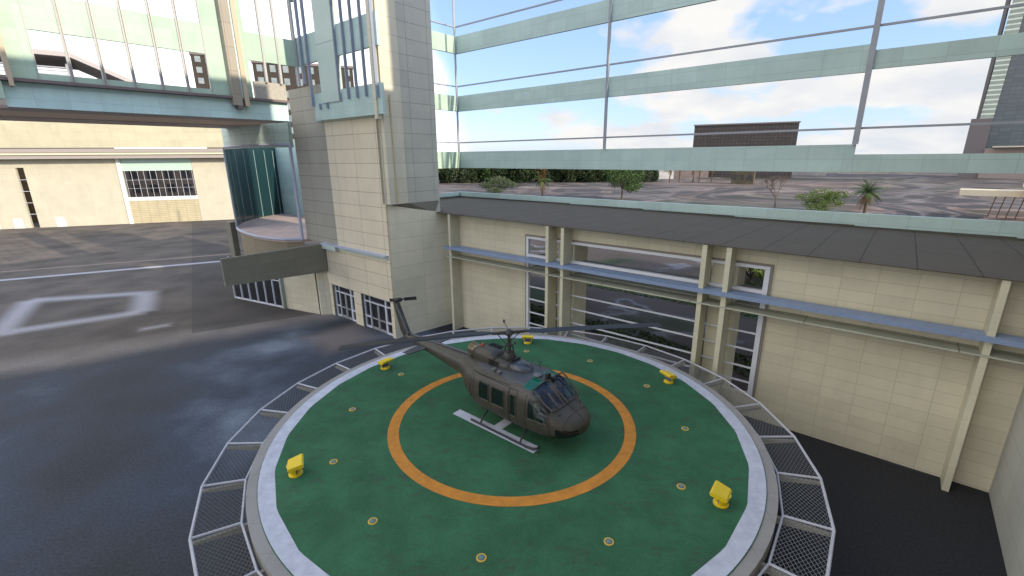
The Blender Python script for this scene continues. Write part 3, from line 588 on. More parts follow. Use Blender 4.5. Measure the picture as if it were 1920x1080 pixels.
tree('leafy_tree','leafy green tree with open dark lower branches standing alone beyond the parapet','tree',(38.5,163,0),14.5,8.2,22,gleaf,6500,.27,4,low=.30)
tree('green_bush','round yellow green bush beyond the parapet beside the palm','bush',(81,122,0),6.0,5.6,23,leafmat('lime_leaves',(.07,.11,.02),(.16,.21,.05)),5500,.18,.6,low=.2)
BX,BY_=28.5,53.0
tree('small_bush','low olive bush beyond the windows of the low wing',"bush",(BX,BY_,0),6.0,6.2,25,leafmat('mid_leaves',(.05,.08,.02),(.13,.17,.045)),3000,.3,.6,low=.15)
def palm(label,loc,h,fr,seed,lean=0,spread=3.2,nf=26,leaf=None):
    rng=random.Random(seed); t=thing('palm_tree',label,'palm',loc)
    MB().tube((0,0,0),(lean,0,h),.35,8,.28).build('trunk',bark,t)
    def fronds(n,el0,el1,m,nm):
        b=MB()
        for i in range(n):
            a=rng.uniform(0,6.283); el=rng.uniform(el0,el1); p=Vector((lean,0,h)); d=Vector((math.cos(a)*math.cos(el),math.sin(a)*math.cos(el),math.sin(el))); sd_=Vector((-math.sin(a),math.cos(a),0)); seg=9; ln=fr*rng.uniform(.8,1.1)/seg
            for k in range(seg):
                q=p+d*ln; wv=.62*math.sin(math.pi*(k+1)/(seg+1))+.1
                for sg in (-1,1):
                    for j in range(3):
                        m0=p+(q-p)*(j/3); b.add([m0,m0+(q-p)*.22,m0+(q-p)*.5+sd_*sg*wv+Vector((0,0,-wv*.5))],[(0,1,2)])
                p=q; d=(d+Vector((0,0,-.17))).normalized()
        b.build(nm,m,t)
    fronds(nf,0.0,1.35,leaf or gleaf,'crown'); fronds(max(6,nf//3),-1.1,-.1,autumn,'dead_fronds')
    return t
palm('full palm with yellowed lower fronds beyond the parapet beside the round bush',(88.5,116,0),5.2,4.4,31,nf=40)
palm('small palm with orange lower fronds beyond the parapet near the tower',(12,180,0),5.4,4.4,32,nf=26)
palm('palm with drooping orange fronds at the right frame edge',(119,99,0),9.5,6,33,nf=30)
for i,(x,y) in enumerate(((88,262),(94,264),(101,262),(106,266),(112,264))):
    palm(['shorter','slim','orange tinged','taller','last'][i]+' palm of the small row right of the wood edge',(x,y,0),7.5+(i%2),4,40+i,nf=18)['group']='row of palms'
# bare tree
bt=thing('bare_tree','leafless brown tree standing beyond the parapet','tree',(72,127,0)); rng=random.Random(8); b=MB()
def br_(p,d,l,r_,lv):
    q=p+d*l; b.tube(p,q,r_,5,r_*.65)
    if lv==0: return
    for i in range(3 if lv>1 else 4):
        dd=(d+Vector((rng.uniform(-.85,.85),rng.uniform(-.85,.85),rng.uniform(-.1,.45)))).normalized(); br_(q,dd,l*.72,r_*.6,lv-1)
br_(Vector((0,0,0)),Vector((0,0,1)),3.1,.28,5); b.build('trunk',mat('bare_bark',(.12,.085,.07),.9),bt)
# grass tufts near the low wing (seen through its windows)
rng=random.Random(3); b=MB()
for i in range(16000):
    s=rng.uniform(-2,32); t=rng.uniform(24,32) if i%2 else rng.uniform(7.6,14.5)
    if not (math.sin(s*.6+t*.4)+math.sin(t*1.1)>-.2): continue
    p=W(s,t); h_=rng.uniform(.05,.16); a=rng.uniform(0,6.28); dx_,dy_=.12*math.cos(a),.12*math.sin(a)
    b.add([(p.x-dx_,p.y-dy_,0),(p.x+dx_,p.y+dy_,0),(p.x+dy_,p.y-dx_,h_)],[(0,1,2)])
tag(b.build('grass',leafmat('grass_blades',(.04,.07,.016),(.075,.12,.03))),'patchy green grass strips behind the low wing','grass',kind='stuff')
# ---------------------------------------------------------------- helipad
C=Vector((-.062,18.26,0)); ZP=3.2
hp=thing('helipad','raised round green helipad with white rim, orange ring and letter H','helipad',C)
def pad_mat():
    m=bpy.data.materials.new('green_deck_paint'); m.use_nodes=True; t=m.node_tree; K=t.links; b=t.nodes['Principled BSDF']; tc=t.nodes.new('ShaderNodeTexCoord')
    def nz(s,d,r_=.6,sc=(1,1,1)):
        mp=t.nodes.new('ShaderNodeMapping'); mp.inputs['Scale'].default_value=sc; mp.inputs['Rotation'].default_value=(0,0,.35); K.new(tc.outputs['Object'],mp.inputs[0]); n=t.nodes.new('ShaderNodeTexNoise'); n.inputs['Scale'].default_value=s; n.inputs['Detail'].default_value=d; n.inputs['Roughness'].default_value=r_; K.new(mp.outputs[0],n.inputs['Vector']); return n.outputs[0]
    r=t.nodes.new('ShaderNodeValToRGB'); K.new(nz(.5,8,.7),r.inputs[0]); e=r.color_ramp.elements
    e[0].position=.3; e[0].color=(.022,.082,.036,1); e[1].position=.7; e[1].color=(.042,.155,.070,1)
    r2=t.nodes.new('ShaderNodeValToRGB'); K.new(nz(1.1,7,.75,(1,2.2,1)),r2.inputs[0]); e=r2.color_ramp.elements
    e[0].position=.53; e[0].color=(0,0,0,1); e[1].position=.66; e[1].color=(1,1,1,1)
    m1=t.nodes.new('ShaderNodeMixRGB'); mm=t.nodes.new('ShaderNodeMath'); mm.operation='MULTIPLY'; mm.inputs[1].default_value=.75; K.new(r2.outputs[0],mm.inputs[0]); K.new(mm.outputs[0],m1.inputs[0]); K.new(r.outputs[0],m1.inputs[1]); m1.inputs[2].default_value=(.048,.070,.046,1)
    r3=t.nodes.new('ShaderNodeValToRGB'); K.new(nz(14,4,.8),r3.inputs[0]); e=r3.color_ramp.elements; e[0].position=.3; e[0].color=(.78,.78,.78,1); e[1].position=.7; e[1].color=(1.15,1.15,1.15,1)
    m2=t.nodes.new('ShaderNodeMixRGB'); m2.blend_type='MULTIPLY'; m2.inputs[0].default_value=1; K.new(m1.outputs[0],m2.inputs[1]); K.new(r3.outputs[0],m2.inputs[2])
    K.new(m2.outputs[0],b.inputs['Base Color']); b.inputs['Roughness'].default_value=.8; b.inputs['Specular IOR Level'].default_value=.3
    bp=t.nodes.new('ShaderNodeBump'); bp.inputs['Strength'].default_value=.5; bp.inputs['Distance'].default_value=.02; K.new(nz(18,5,.8),bp.inputs['Height']); K.new(bp.outputs[0],b.inputs['Normal'])
    return m
MB().lathe([(9.2,0),(9.2,2.6),(10.1,2.75),(10.1,ZP)],112).build('deck',pad_mat(),hp)
whp=mat('white_deck_paint',(.47,.47,.52),.8,noise=.13,nscale=3,bump=.2,bscale=25); orp=mat('orange_deck_paint',(.52,.20,.022),.8,noise=.18,nscale=2.5,bump=.2,bscale=25)
# white rim: its inner edge is cut in 14 flats
b=MB(); n=112
for i in range(n):
    for j in (i,i+1):
        pass
def rin(th):
    k=2*math.pi/26; a=(th+k/2)%k-k/2; return 9.58*math.cos(k/2)/math.cos(a)*1.0
v=[];f=[]
for i in range(180):
    th=2*math.pi*i/180; v.append((rin(th)*math.cos(th),rin(th)*math.sin(th),ZP+.008)); v.append((10.08*math.cos(th),10.08*math.sin(th),ZP+.008))
for i in range(180): j=(i+1)%180; f.append((2*i,2*i+1,2*j+1,2*j))
b.add(v,f); b.build('white_rim',whp,hp)
MB().ring(4.93,5.40,ZP+.008,160).build('orange_ring',orp,hp)
# concrete edge, slightly lower step
cr_=MB(); v=[]; n=112
prof=[(10.1,ZP-.03),(10.45,ZP-.03),(10.45,ZP-.55),(10.1,ZP-.55)]
for i in range(n):
    th=2*math.pi*i/n
    for r_,z in prof: v.append((r_*math.cos(th),r_*math.sin(th),z))
f=[]
for i in range(n):
    j=(i+1)%n
    for k in range(4): f.append((i*4+k,i*4+(k+1)%4,j*4+(k+1)%4,j*4+k))
cr_.add(v,f); cr_.build('concrete_edge',tile('rim_concrete',(.31,.285,.265),1.2,1.2,'r',line=.8,mort=.012,rough=.9),hp)
# letter H (only partly visible under the helicopter)
e=MB(); z=ZP+.012
def Hq(s0,s1,t0,t1):
    pts=[]
    for s,t in ((s0,t0),(s1,t0),(s1,t1),(s0,t1)): q=W(s,t)-C; pts.append((q.x,q.y,z))
    e.poly(pts)
Hq(16.85,21.5,-8.62,-8.14); Hq(16.85,21.5,-6.32,-5.84); Hq(18.98,19.44,-8.14,-6.32)
e.build('letter_h',whp,hp)
# safety net
NS=28; ph=R(6.8); ri,ro=10.62,12.02; zi,zo=2.92,3.02
mesh=mat('net_wire',(.17,.165,.165),.5,.3); pipe=mat('net_pipe',(.46,.44,.46),.5,noise=.1,nscale=3); rail_w=MB()
def vp(i,r_,z): a=ph+2*math.pi*i/NS; return Vector((r_*math.cos(a),r_*math.sin(a),z))
brkm=mat('bracket_paint',(.36,.33,.27),.7,noise=.12)
def clip(p,d,poly):
    lo,hi=-99,99; n=len(poly)
    for i in range(n):
        a=poly[i];c=poly[(i+1)%n]; ex,ey=c[0]-a[0],c[1]-a[1]; nx,ny=-ey,ex
        de=nx*d[0]+ny*d[1]; num=nx*(a[0]-p[0])+ny*(a[1]-p[1])
        if abs(de)<1e-9:
            if num>0: return None
            continue
        t_=num/de
        if de>0: lo=max(lo,t_)
        else: hi=min(hi,t_)
    return (lo,hi) if hi-lo>.02 else None
for i in range(NS):
    A=vp(i,ri,zi);B=vp(i+1,ri,zi);D=vp(i,ro,zo);E=vp(i+1,ro,zo)
    fr_=MB().tube(A,B,.04,6).tube(D,E,.05,6).tube(A,D,.045,6)
    pn=fr_.build('net_frame',pipe,hp)
    # wires in local 2-D: x along chord, y outward
    ex=(B-A).normalized(); ez=(D-A).cross(ex).normalized(); ey=(((D+E)/2)-((A+B)/2)).normalized()
    o=(A+B)/2; poly=[((q-o).dot(ex),(q-o).dot(ey)) for q in (A,B,E,D)]
    wm_=MB(); sp_=.118
    for ang in (R(33),R(147)):
        d=(math.cos(ang),math.sin(ang)); nn_=(-d[1],d[0])
        for k in range(-24,25):
            p=(nn_[0]*k*sp_,nn_[1]*k*sp_+.7)
            c=clip(p,d,poly)
            if c:
                q0=o+ex*(p[0]+d[0]*c[0])+ey*(p[1]+d[1]*c[0]); q1=o+ex*(p[0]+d[0]*c[1])+ey*(p[1]+d[1]*c[1]); wm_.tube(q0,q1,.008,3)
    wm_.build('wire_mesh',mesh,pn)
    a=ph+2*math.pi*i/NS; br2=MB(); q0=vp(i,10.4,2.82); q1=vp(i,12.05,2.86); sd_=Vector((-math.sin(a),math.cos(a),0))*.06
    br2.add([q0-sd_,q0+sd_,q1+sd_,q1-sd_,q0-sd_-Vector((0,0,.24)),q0+sd_-Vector((0,0,.24)),q1+sd_-Vector((0,0,.08)),q1-sd_-Vector((0,0,.08))],[(0,1,2,3),(7,6,5,4),(0,4,5,1),(1,5,6,2),(2,6,7,3),(3,7,4,0)])
    br2.build('bracket',brkm,hp)
# flood lights
yel=mat('yellow_paint',(.72,.50,.01),.4,noise=.05,nscale=5,spec=.5); lens=glass('lamp_lens',(.10,.12,.25),1,.1)
def flood(label,ang):
    a=R(ang); t=thing('floodlight',label,'floodlight',(C.x+8.83*math.cos(a),C.y+8.83*math.sin(a),ZP),a,'yellow floodlights round the helipad')
    MB().lathe([(.25,0),(.25,.04),(.20,.06),(.16,.10)],24).build('base',yel,t)
    b=MB(); v=[]; m_=14       # half round housing behind the lens
    for z_,r_ in ((.06,.22),(.40,.30)):
        for i in range(m_): th=-math.pi/2+math.pi*i/(m_-1); v.append((-.03+r_*1.05*math.cos(th),r_*math.sin(th),z_))
    b.add(v,[(i,i+1,m_+i+1,m_+i) for i in range(m_-1)]+[tuple(range(m_-1,-1,-1)),tuple(range(m_,2*m_)),(0,m_,2*m_-1,m_-1)]); b.build('housing',yel,t,False)
    b=MB(); w_=.35; pr_=[(-.30,.42),(.18,.32),(.24,.38),(.20,.46),(-.26,.56),(-.32,.52)]
    n=len(pr_); v=[(x,-w_*(1.05 if x<0 else .92),z_) for x,z_ in pr_]+[(x,w_*(1.05 if x<0 else .92),z_) for x,z_ in pr_]
    b.add(v,[tuple(range(n)),tuple(range(2*n-1,n-1,-1))]+[(i,n+i,n+(i+1)%n,(i+1)%n) for i in range(n)]); b.build('hood',yel,t)
    MB().box(-.06,-.035,-.2,.2,.10,.36).build('lens',lens,t)
    return t
flood('yellow floodlight nearest the front left rim of the helipad',-157+1.2)
flood('yellow floodlight left of the helicopter tail near the rim',143.1)
flood('yellow floodlight at the back rim behind the rotor mast',83.3)
flood('yellow floodlight at the right rear rim of the helipad',22.6)
flood('yellow floodlight nearest the front right rim of the helipad',-37.1)
# flush lights
oc=mat('ochre_ring',(.55,.36,.05),.6); gcen=mat('flush_glass',(.12,.20,.20),.2)
labs={0:'left of the tail between rim and orange ring',30:'x'}
pos=['at nine o clock left side of the deck','at eight o clock left front of the deck','at seven o clock front left of the deck','nearest the bottom edge of the photo','at five o clock front right of the deck','at four o clock right front of the deck','at three o clock right side of the deck','at two o clock right rear of the deck','at one o clock rear right of the deck','at twelve o clock by the back floodlight','hidden behind the tail boom','at ten o clock by the rear left floodlight']
proto=None
for i in range(12):
    a=R(173.1+30*i)
    if i==10: continue
    loc=(C.x+7.5*math.cos(a),C.y+7.5*math.sin(a),ZP+.002)
    if proto is None:
        c=proto=thing('flush_light','x','deck light',loc,0,'flush lights set in the green deck')
        q=MB().lathe([(.155,0),(.155,.02),(.10,.022)],24).build('ring',oc,c); MB().lathe([(.09,.0221),(.085,.035),(.03,.045)],20).build('lens',gcen,c)
        b=MB().lathe([(.105,.0222),(.105,.026)],20); b.build('collar',mat('flush_collar',(.05,.06,.05),.6),c)
    else: c=copy_tree(proto); c.location=loc
    c['label']='small round flush deck light '+pos[i]
# ---------------------------------------------------------------- helicopter
HO=(-.143,18.32,ZP); HR=math.atan2(-.6538,.7566)
he=thing('helicopter','dark olive military utility helicopter parked on the green helipad','helicopter',HO,HR)
def hmat():
    m=mat('olive_drab',(.062,.052,.038),.42,noise=.16,nscale=1.3,spec=.45,col2=(.040,.036,.030)); return m
od=hmat(); odg=mat('grey_roof_paint',(.060,.062,.066),.45,noise=.12,nscale=2); blk=mat('black_metal',(.018,.018,.018),.5,noise=.2,nscale=6); seam=mat('panel_seam',(.012,.011,.010),.7)
wing=glass('side_window_glass',(.015,.03,.026),.5,.06); wsg=glass('windshield_glass',(.025,.04,.085),.5,.04); grg=glass('green_roof_glass',(.01,.12,.075),.8,.06); chg=glass('chin_glass',(.01,.01,.012),.95,.05)
ST=[(3.92,.10,1.08,1.30,2.2),(3.86,.42,.90,1.38,2.2),(3.72,.68,.78,1.50,2.3),(3.5,.88,.68,1.63,2.4),(3.2,1.04,.60,1.78,2.6),(2.95,1.12,.56,1.92,2.8),(2.75,1.17,.54,2.10,2.9),(2.5,1.22,.52,2.32,3.0),(2.25,1.24,.51,2.50,3.1),(2.0,1.26,.50,2.60,3.2),(1.6,1.28,.50,2.66,3.3),(1.0,1.28,.50,2.68,3.3),(.3,1.28,.50,2.68,3.2),(-.4,1.27,.51,2.67,3.0),(-.9,1.25,.54,2.64,2.9),(-1.3,1.19,.62,2.60,2.8),(-1.65,1.08,.78,2.55,2.6),(-1.95,.92,.98,2.50,2.4),(-2.25,.74,1.16,2.46,2.3),(-2.7,.52,1.34,2.41,2.2),(-4.5,.36,1.60,2.36,2.1),(-6.3,.24,1.82,2.32,2.1),(-7.2,.18,1.92,2.28,2.1)]
def stat(x):
    for a,c in zip(ST,ST[1:]):
        if c[0]<=x<=a[0]:
            k=(a[0]-x)/(a[0]-c[0]); return [a[i]*(1-k)+c[i]*k for i in range(1,5)]
    return list(ST[-1][1:])
NA=96
def spt(x,j,off=0):
    w_,zb,zt,n=stat(x); th=2*math.pi*j/NA; c,s=math.cos(th),math.sin(th); zc=(zb+zt)/2; h_=(zt-zb)/2
    y=(w_+off)*math.copysign(abs(c)**(2/n),c); z=zc+(h_+off)*math.copysign(abs(s)**(2/n),s)
    return (x,y,z)
xs=sorted(set([3.92,3.89,3.86,3.8,3.72,3.6,3.5,3.35,3.2,3.05,2.95,2.87,2.8,2.75,2.68,2.6,2.5,2.42,2.35,2.3,2.25,2.18,2.1,2.05,2.0,1.95,1.9,1.85,1.8,1.7,1.6,1.5,1.42,1.36,1.14,1.1,1.0,.9,.78,.7,.5,.3,.15,.08,0,-.05,-.1,-.3,-.5,-.65,-.8,-.9,-1.0,-1.1,-1.2,-1.3,-1.4,-1.5,-1.65,-1.8,-1.95,-2.1,-2.25,-2.4,-2.55,-2.7,-3.2,-3.8,-4.5,-5.4,-6.3,-7.2]),reverse=True)
parts={k:MB() for k in ('fuselage','roof_deck','windshield','side_window','roof_window','chin_window','tail_boom')}
sidewins={}
def cls(x,y,z,top):
    ay=abs(y)
    if x<-2.25: return 'tail_boom'
    wl=1.93+(2.95-x)*1.0
    if 2.12<x<3.02 and z>1.90 and .06<ay<.98 and top: return 'windshield'
    if 1.55<x<2.08 and top and z>2.45 and .28<ay<1.0: return 'roof_window'
    if 3.05<x<3.86 and z<1.22 and .08<ay<1.0 and z>.66: return 'chin_window'
    if ay>.8:
        if 2.02<x<2.86 and 1.38<z<min(2.18,2.15+(2.55-x)*.9): return 'side_window'
        if 1.12<x<1.38 and 1.22<z<2.12: return 'side_window'
        if .1<x<.78 and 1.36<z<2.12: return 'side_window'
        if -.65<x<-.08 and 1.36<z<2.12: return 'side_window'
    if x<2.0 and x>-1.3 and z>2.52: return 'roof_deck'
    return 'fuselage'
for x0,x1 in zip(xs,xs[1:]):
    for j in range(NA):
        q=[spt(x0,j),spt(x1,j),spt(x1,j+1),spt(x0,j+1)]; cx=sum(p[0] for p in q)/4; cy=sum(p[1] for p in q)/4; cz=sum(p[2] for p in q)/4
        k=cls(cx,cy,cz,j<NA/2)
        b=parts[k] if k!='side_window' else sidewins.setdefault((cy>0,2 if cx>2 else 1 if cx>1.05 else 0 if cx>0 else -1),MB())
        b.add(q,[(0,1,2,3)])
def weld(o):
    import bmesh
    bm=bmesh.new(); bm.from_mesh(o.data); bmesh.ops.remove_doubles(bm,verts=bm.verts,dist=.0005); bm.to_mesh(o.data); bm.free(); return o
mats={'fuselage':od,'roof_deck':odg,'windshield':wsg,'roof_window':grg,'chin_window':chg,'tail_boom':od}
for k,b in parts.items():
    if k=='side_window' or not b.v: continue
    o=weld(b.build(k,mats[k],he,True))
for k,b in sidewins.items(): weld(b.build('side_window',wing,he,True))
nose=MB().poly([spt(3.92,j) for j in range(0,NA,2)]); nose.build('nose_cap',od,he)
MB().poly([spt(-7.2,j) for j in range(0,NA,4)]).build('boom_cap',od,he)
# windshield posts, frames, door seams
def curve_side(x0,z0,x1,z1,sgn,r_=.018,off_=.012,n=10):
    pts=[]
    for i in range(n+1):
        x=x0+(x1-x0)*i/n; z=z0+(z1-z0)*i/n; w_,zb,zt,nn_=stat(x); zc=(zb+zt)/2; h_=(zt-zb)/2; u_=min(.999,abs((z-zc)/h_)); y=(w_+off_)*(1-u_**nn_)**(1/nn_); pts.append((x,sgn*y,z))
    return pts
fom=mat('frame_olive',(.05,.043,.034),.5)
for sg in (-1,1):
    def rect(b,x0,z0,x1,z1,r_=.016,off_=.01):
        for a_ in ((x0,z0,x1,z0),(x1,z0,x1,z1),(x1,z1,x0,z1),(x0,z1,x0,z0)): b.path(curve_side(*a_,sg,off_=off_),r_,5)
    for q_ in ((.1,1.36,.78,2.12,.022),(-.65,1.36,-.08,2.12,.022),(1.12,1.22,1.38,2.12,.018)):
        fr=MB(); rect(fr,*q_); fr.build('window_frame',fom,he)
    se=MB()
    rect(se,-1.02,.74,1.02,2.36,.011,.004); rect(se,1.06,.72,1.46,2.34,.011,.004); 
    for a_ in ((1.9,.72,1.9,2.3),(2.96,.74,2.96,1.5),(1.9,.74,2.96,.74),(2.96,1.5,2.6,2.1)): se.path(curve_side(*a_,sg,off_=.004),.011,5)
    fr=MB()
    for a_ in ((2.02,1.38,2.86,1.38),(2.86,1.38,2.84,1.75),(2.84,1.75,2.5,2.15),(2.5,2.15,2.02,2.15),(2.02,2.15,2.02,1.38),(2.42,1.38,2.42,2.12)): fr.path(curve_side(*a_,sg),.02,5)
    rect(se,-1.75,1.15,-1.3,1.75,.009,.004); se.path(curve_side(-1.2,.75,-1.2,2.4,sg,off_=.004),.009,5); se.path(curve_side(1.0,2.42,-1.2,2.36,sg,off_=.004),.012,5)
    fr.build('door_window_frame',fom,he); se.build('panel_seams',seam,he); fr=MB()
    fr.path([(3.02,sg*.98,1.93),(2.6,sg*1.02,2.18),(2.12,sg*1.0,2.53)],.035,6)
    fr.path([(2.08,sg*1.03,2.53),(2.1,sg*.5,2.6),(2.1,0,2.6)],.03,6); fr.build('windshield_frame',fom,he)
fr=MB()
fr.path([(3.03,0,1.93),(2.6,0,2.25),(2.1,0,2.6)],.04,6)
fr.path([(3.0,.98,1.9),(3.06,.5,1.90),(3.07,0,1.90),(3.06,-.5,1.90),(3.0,-.98,1.9)],.025,6)
fr.build('windshield_post',fom,he)
b=MB(); pts=[spt(3.45,j,.004) for j in range(0,NA//2+1,2)]; b.path([(p[0],p[1],p[2]) for p in pts if p[2]>1.1],.01,5); b.path([(x,0,stat(x)[2]+.004) for x in (3.85,3.7,3.5,3.3,3.1)],.008,5); b.build('nose_seam',seam,he)
MB().path([(3.4,.05,1.78),(3.0,.12,1.97),(2.55,.35,2.32)],.012,5).path([(3.4,-.05,1.78),(3.0,-.12,1.97),(2.55,-.35,2.32)],.012,5).build('wiper',blk,he)
# interior
MB().box(-.95,2.7,-.9,.9,.80,.84).build('cabin_floor',blk,he); MB().box(-1.0,-.92,-.85,.85,.85,2.3).build('bulkhead',blk,he)
MB().box(2.95,3.2,-.75,.75,.9,1.72).box(2.75,3.1,-.14,.14,.7,1.5).build('instrument_panel',blk,he)
seatm=mat('seat_fabric',(.07,.075,.06),.8); strapm=mat('tan_seat_frame',(.42,.30,.19),.6)
for y in (-.55,.55):
    s_=MB().box(1.75,2.25,y-.25,y+.25,1.02,1.12).box(1.66,1.76,y-.25,y+.25,1.02,1.82).build('pilot_seat',seatm,he)
    MB().tube((1.8,y-.22,.7),(1.8,y-.22,1.05),.03).tube((1.8,y+.22,.7),(1.8,y+.22,1.05),.03).tube((2.15,y-.22,.7),(2.15,y-.22,1.05),.03).tube((2.15,y+.22,.7),(2.15,y+.22,1.05),.03).build('seat_leg',strapm,s_)
MB().path([(2.2,.1,2.3),(2.55,.15,1.9),(2.9,.2,1.55)],.05,6).path([(2.35,-.35,2.2),(2.75,-.25,1.75)],.04,6).build('sun_visor_arm',strapm,he)
# pilots
def pilot(label,y,helm):
    me=bpy.data.meshes.new('person'); V_=[(1.95,y,1.20),(1.93,y,1.42),(1.92,y,1.62),(1.93,y,1.74),(1.94,y,1.80),
       (1.95,y-.10,1.17),(2.38,y-.12,1.20),(2.50,y-.12,.80),(2.62,y-.12,.76),(1.95,y+.10,1.17),(2.38,y+.12,1.20),(2.50,y+.12,.80),(2.62,y+.12,.76),
       (1.92,y-.19,1.64),(2.0,y-.24,1.40),(2.25,y-.14,1.36),(2.33,y-.12,1.37),(1.92,y+.19,1.64),(2.0,y+.24,1.40),(2.25,y+.16,1.36),(2.33,y+.14,1.37)]
    E_=[(0,1),(1,2),(2,3),(3,4),(0,5),(5,6),(6,7),(7,8),(0,9),(9,10),(10,11),(11,12),(2,13),(13,14),(14,15),(15,16),(2,17),(17,18),(18,19),(19,20)]
    rad=[.13,.13,.14,.055,.055,.09,.065,.045,.04,.09,.065,.045,.04,.06,.045,.032,.03,.06,.045,.032,.03]
    me.from_pydata(V_,E_,[]); o=bpy.data.objects.new('person',me); COL.objects.link(o); o.location=HO; o.rotation_euler=(0,0,HR)
    md=o.modifiers.new('skin','SKIN')
    for i,sv_ in enumerate(me.skin_vertices[0].data): sv_.radius=(rad[i],rad[i]); sv_.use_root=(i==0)
    o.modifiers.new('sub','SUBSURF').levels=1
    me.materials.append(mat('flight_suit',(.11,.12,.08),.8) if helm else mat('white_shirt',(.6,.58,.56),.8))
    tag(o,label,'person')
    skin=mat('skin',(.42,.25,.17),.6)
    MB().lathe([(.04,-.13),(.075,-.08),(.088,0),(.085,.05),(.05,.10)],14,(1.97,y,1.93)).add([(2.05,y-.015,1.91),(2.05,y+.015,1.91),(2.09,y,1.905),(2.052,y,1.95)],[(0,1,2),(0,2,3),(1,3,2)]).build('head',skin,o,True)
    MB().lathe([(.118,-.07),(.135,.0),(.125,.07),(.08,.125),(.02,.145)],16,(1.945,y,1.96)).build('helmet',mat('white_helmet',(.72,.72,.72),.35),o,True)
    for sg in (-1,1):
        hnd=MB()
        for k in range(4): hnd.tube((2.35,y+sg*.13+(k-1.5)*.02,1.37),(2.43,y+sg*.13+(k-1.5)*.02,1.355-.01*abs(k-1.5)),.009,5,.007)
        hnd.tube((2.34,y+sg*.10,1.37),(2.39,y+sg*.085,1.385),.01,5); hnd.build('hand',skin,o)
pilot('pilot in white helmet sitting in the right hand seat behind the open looking side window',-.55,False)
pilot('copilot in olive suit and white helmet sitting in the far seat',.55,True)
# engine cowling and fairing
b=MB(); CW=[(1.32,.06,2.64,2.70),(1.15,.30,2.62,2.82),(.9,.42,2.6,2.95),(.55,.47,2.6,3.02),(.45,.48,2.6,3.03)]
def loft(sts,m,name,n=24,full=False,cap=True):
    b=MB(); v=[]; 
    for x,w_,zb,zt in sts:
        for j in range(n):
            th=2*math.pi*j/n; c,s=math.cos(th),math.sin(th); v.append((x,w_*math.copysign(abs(c)**.75,c),(zb+zt)/2+(zt-zb)/2*math.copysign(abs(s)**.75,s)))
    f=[]
    for k in range(len(sts)-1):
        for j in range(n): f.append((k*n+j,(k+1)*n+j,(k+1)*n+(j+1)%n,k*n+(j+1)%n))
    if cap: f+= [tuple(range(n)),tuple(range(len(sts)*n-1,(len(sts)-1)*n-1,-1))]
    b.add(v,f); return b.build(name,m,he,True)
loft([(1.30,.05,2.50,2.66),(1.15,.25,2.45,2.80),(.95,.38,2.4,2.92),(.7,.46,2.4,2.98),(.42,.50,2.4,2.97)],glass('smoked_fairing',(.05,.055,.065),1,.2),'mast_fairing')
loft([(.40,.50,2.3,2.93),(.0,.54,2.3,2.96),(-.4,.54,2.3,3.0),(-.45,.53,2.3,3.02)],od,'engine_cowling')
cwl=loft([(-.42,.50,2.3,3.08),(-.8,.50,2.3,3.14),(-1.3,.46,2.3,3.14),(-1.6,.40,2.35,3.08),(-1.95,.32,2.42,3.0)],od,'engine_cowling')
b=MB()
for k in range(7): b.box(-.75-k*.1,-.72-k*.1,.12,.44,3.09,3.17)
for k in range(6): b.box(-.2-k*.1,-.17-k*.1,-.56,-.53,2.6,2.9)
b.build('louvre',blk,he)
b=MB(); b.lathe([(.27,0),(.29,.16),(.275,.17),(.30,.30),(.285,.31),(.31,.44),(.27,.44),(.2,.2)],24); ob=b.build('exhaust',mat('exhaust_metal',(.22,.17,.11),.35,.7,noise=.3,nscale=5),he,True); ob.rotation_euler=(0,-R(90)+.12,0); ob.location=(-1.85,0,2.76)
MB().box(-.42,.38,-.28,.30,2.90,3.0).build('mast_well',blk,he)
# beacon
MB().lathe([(.06,0),(.06,.05),(.05,.11),(.02,.13)],12,(-1.6,0,3.08)).build('beacon',mat('red_beacon',(.55,.05,.03),.3),he,True)
# roof details
b=MB()
for q in ((-.15,-.82,2.66,.10),(.18,-.86,2.65,.10)): b.lathe([(q[3],0),(q[3],.05),(q[3]*.7,.06)],16,q[:3])
b.build('filler_cap',mat('pale_cap',(.14,.13,.11),.5),he)
b=MB().lathe([(.20,0),(.18,.04),(.08,.07)],20,(1.6,-.05,2.66)); o=b.build('antenna_dome',mat('dome_grey',(.13,.13,.14),.5),he,True)
MB().tube((1.25,.55,2.65),(1.25,.55,2.95),.015).tube((1.12,.55,2.95),(1.38,.55,2.95),.02).tube((1.0,.0,2.7),(.98,0,2.95),.012).tube((3.0,.35,.6),(3.15,.3,.2),.012).build('antenna',blk,he)
MB().box(2.0,2.12,-.1,.14,2.6,2.85).tube((2.06,-.25,2.62),(2.3,-.1,2.66),.03).box(2.1,2.3,.15,.3,2.55,2.66).build('wire_cutter',blk,he)
MB().lathe([(.02,0),(.1,.01),(.09,.05)],12,(2.2,.25,2.56)).build('red_lamp',mat('red_lamp',(.4,.05,.04),.4),he)
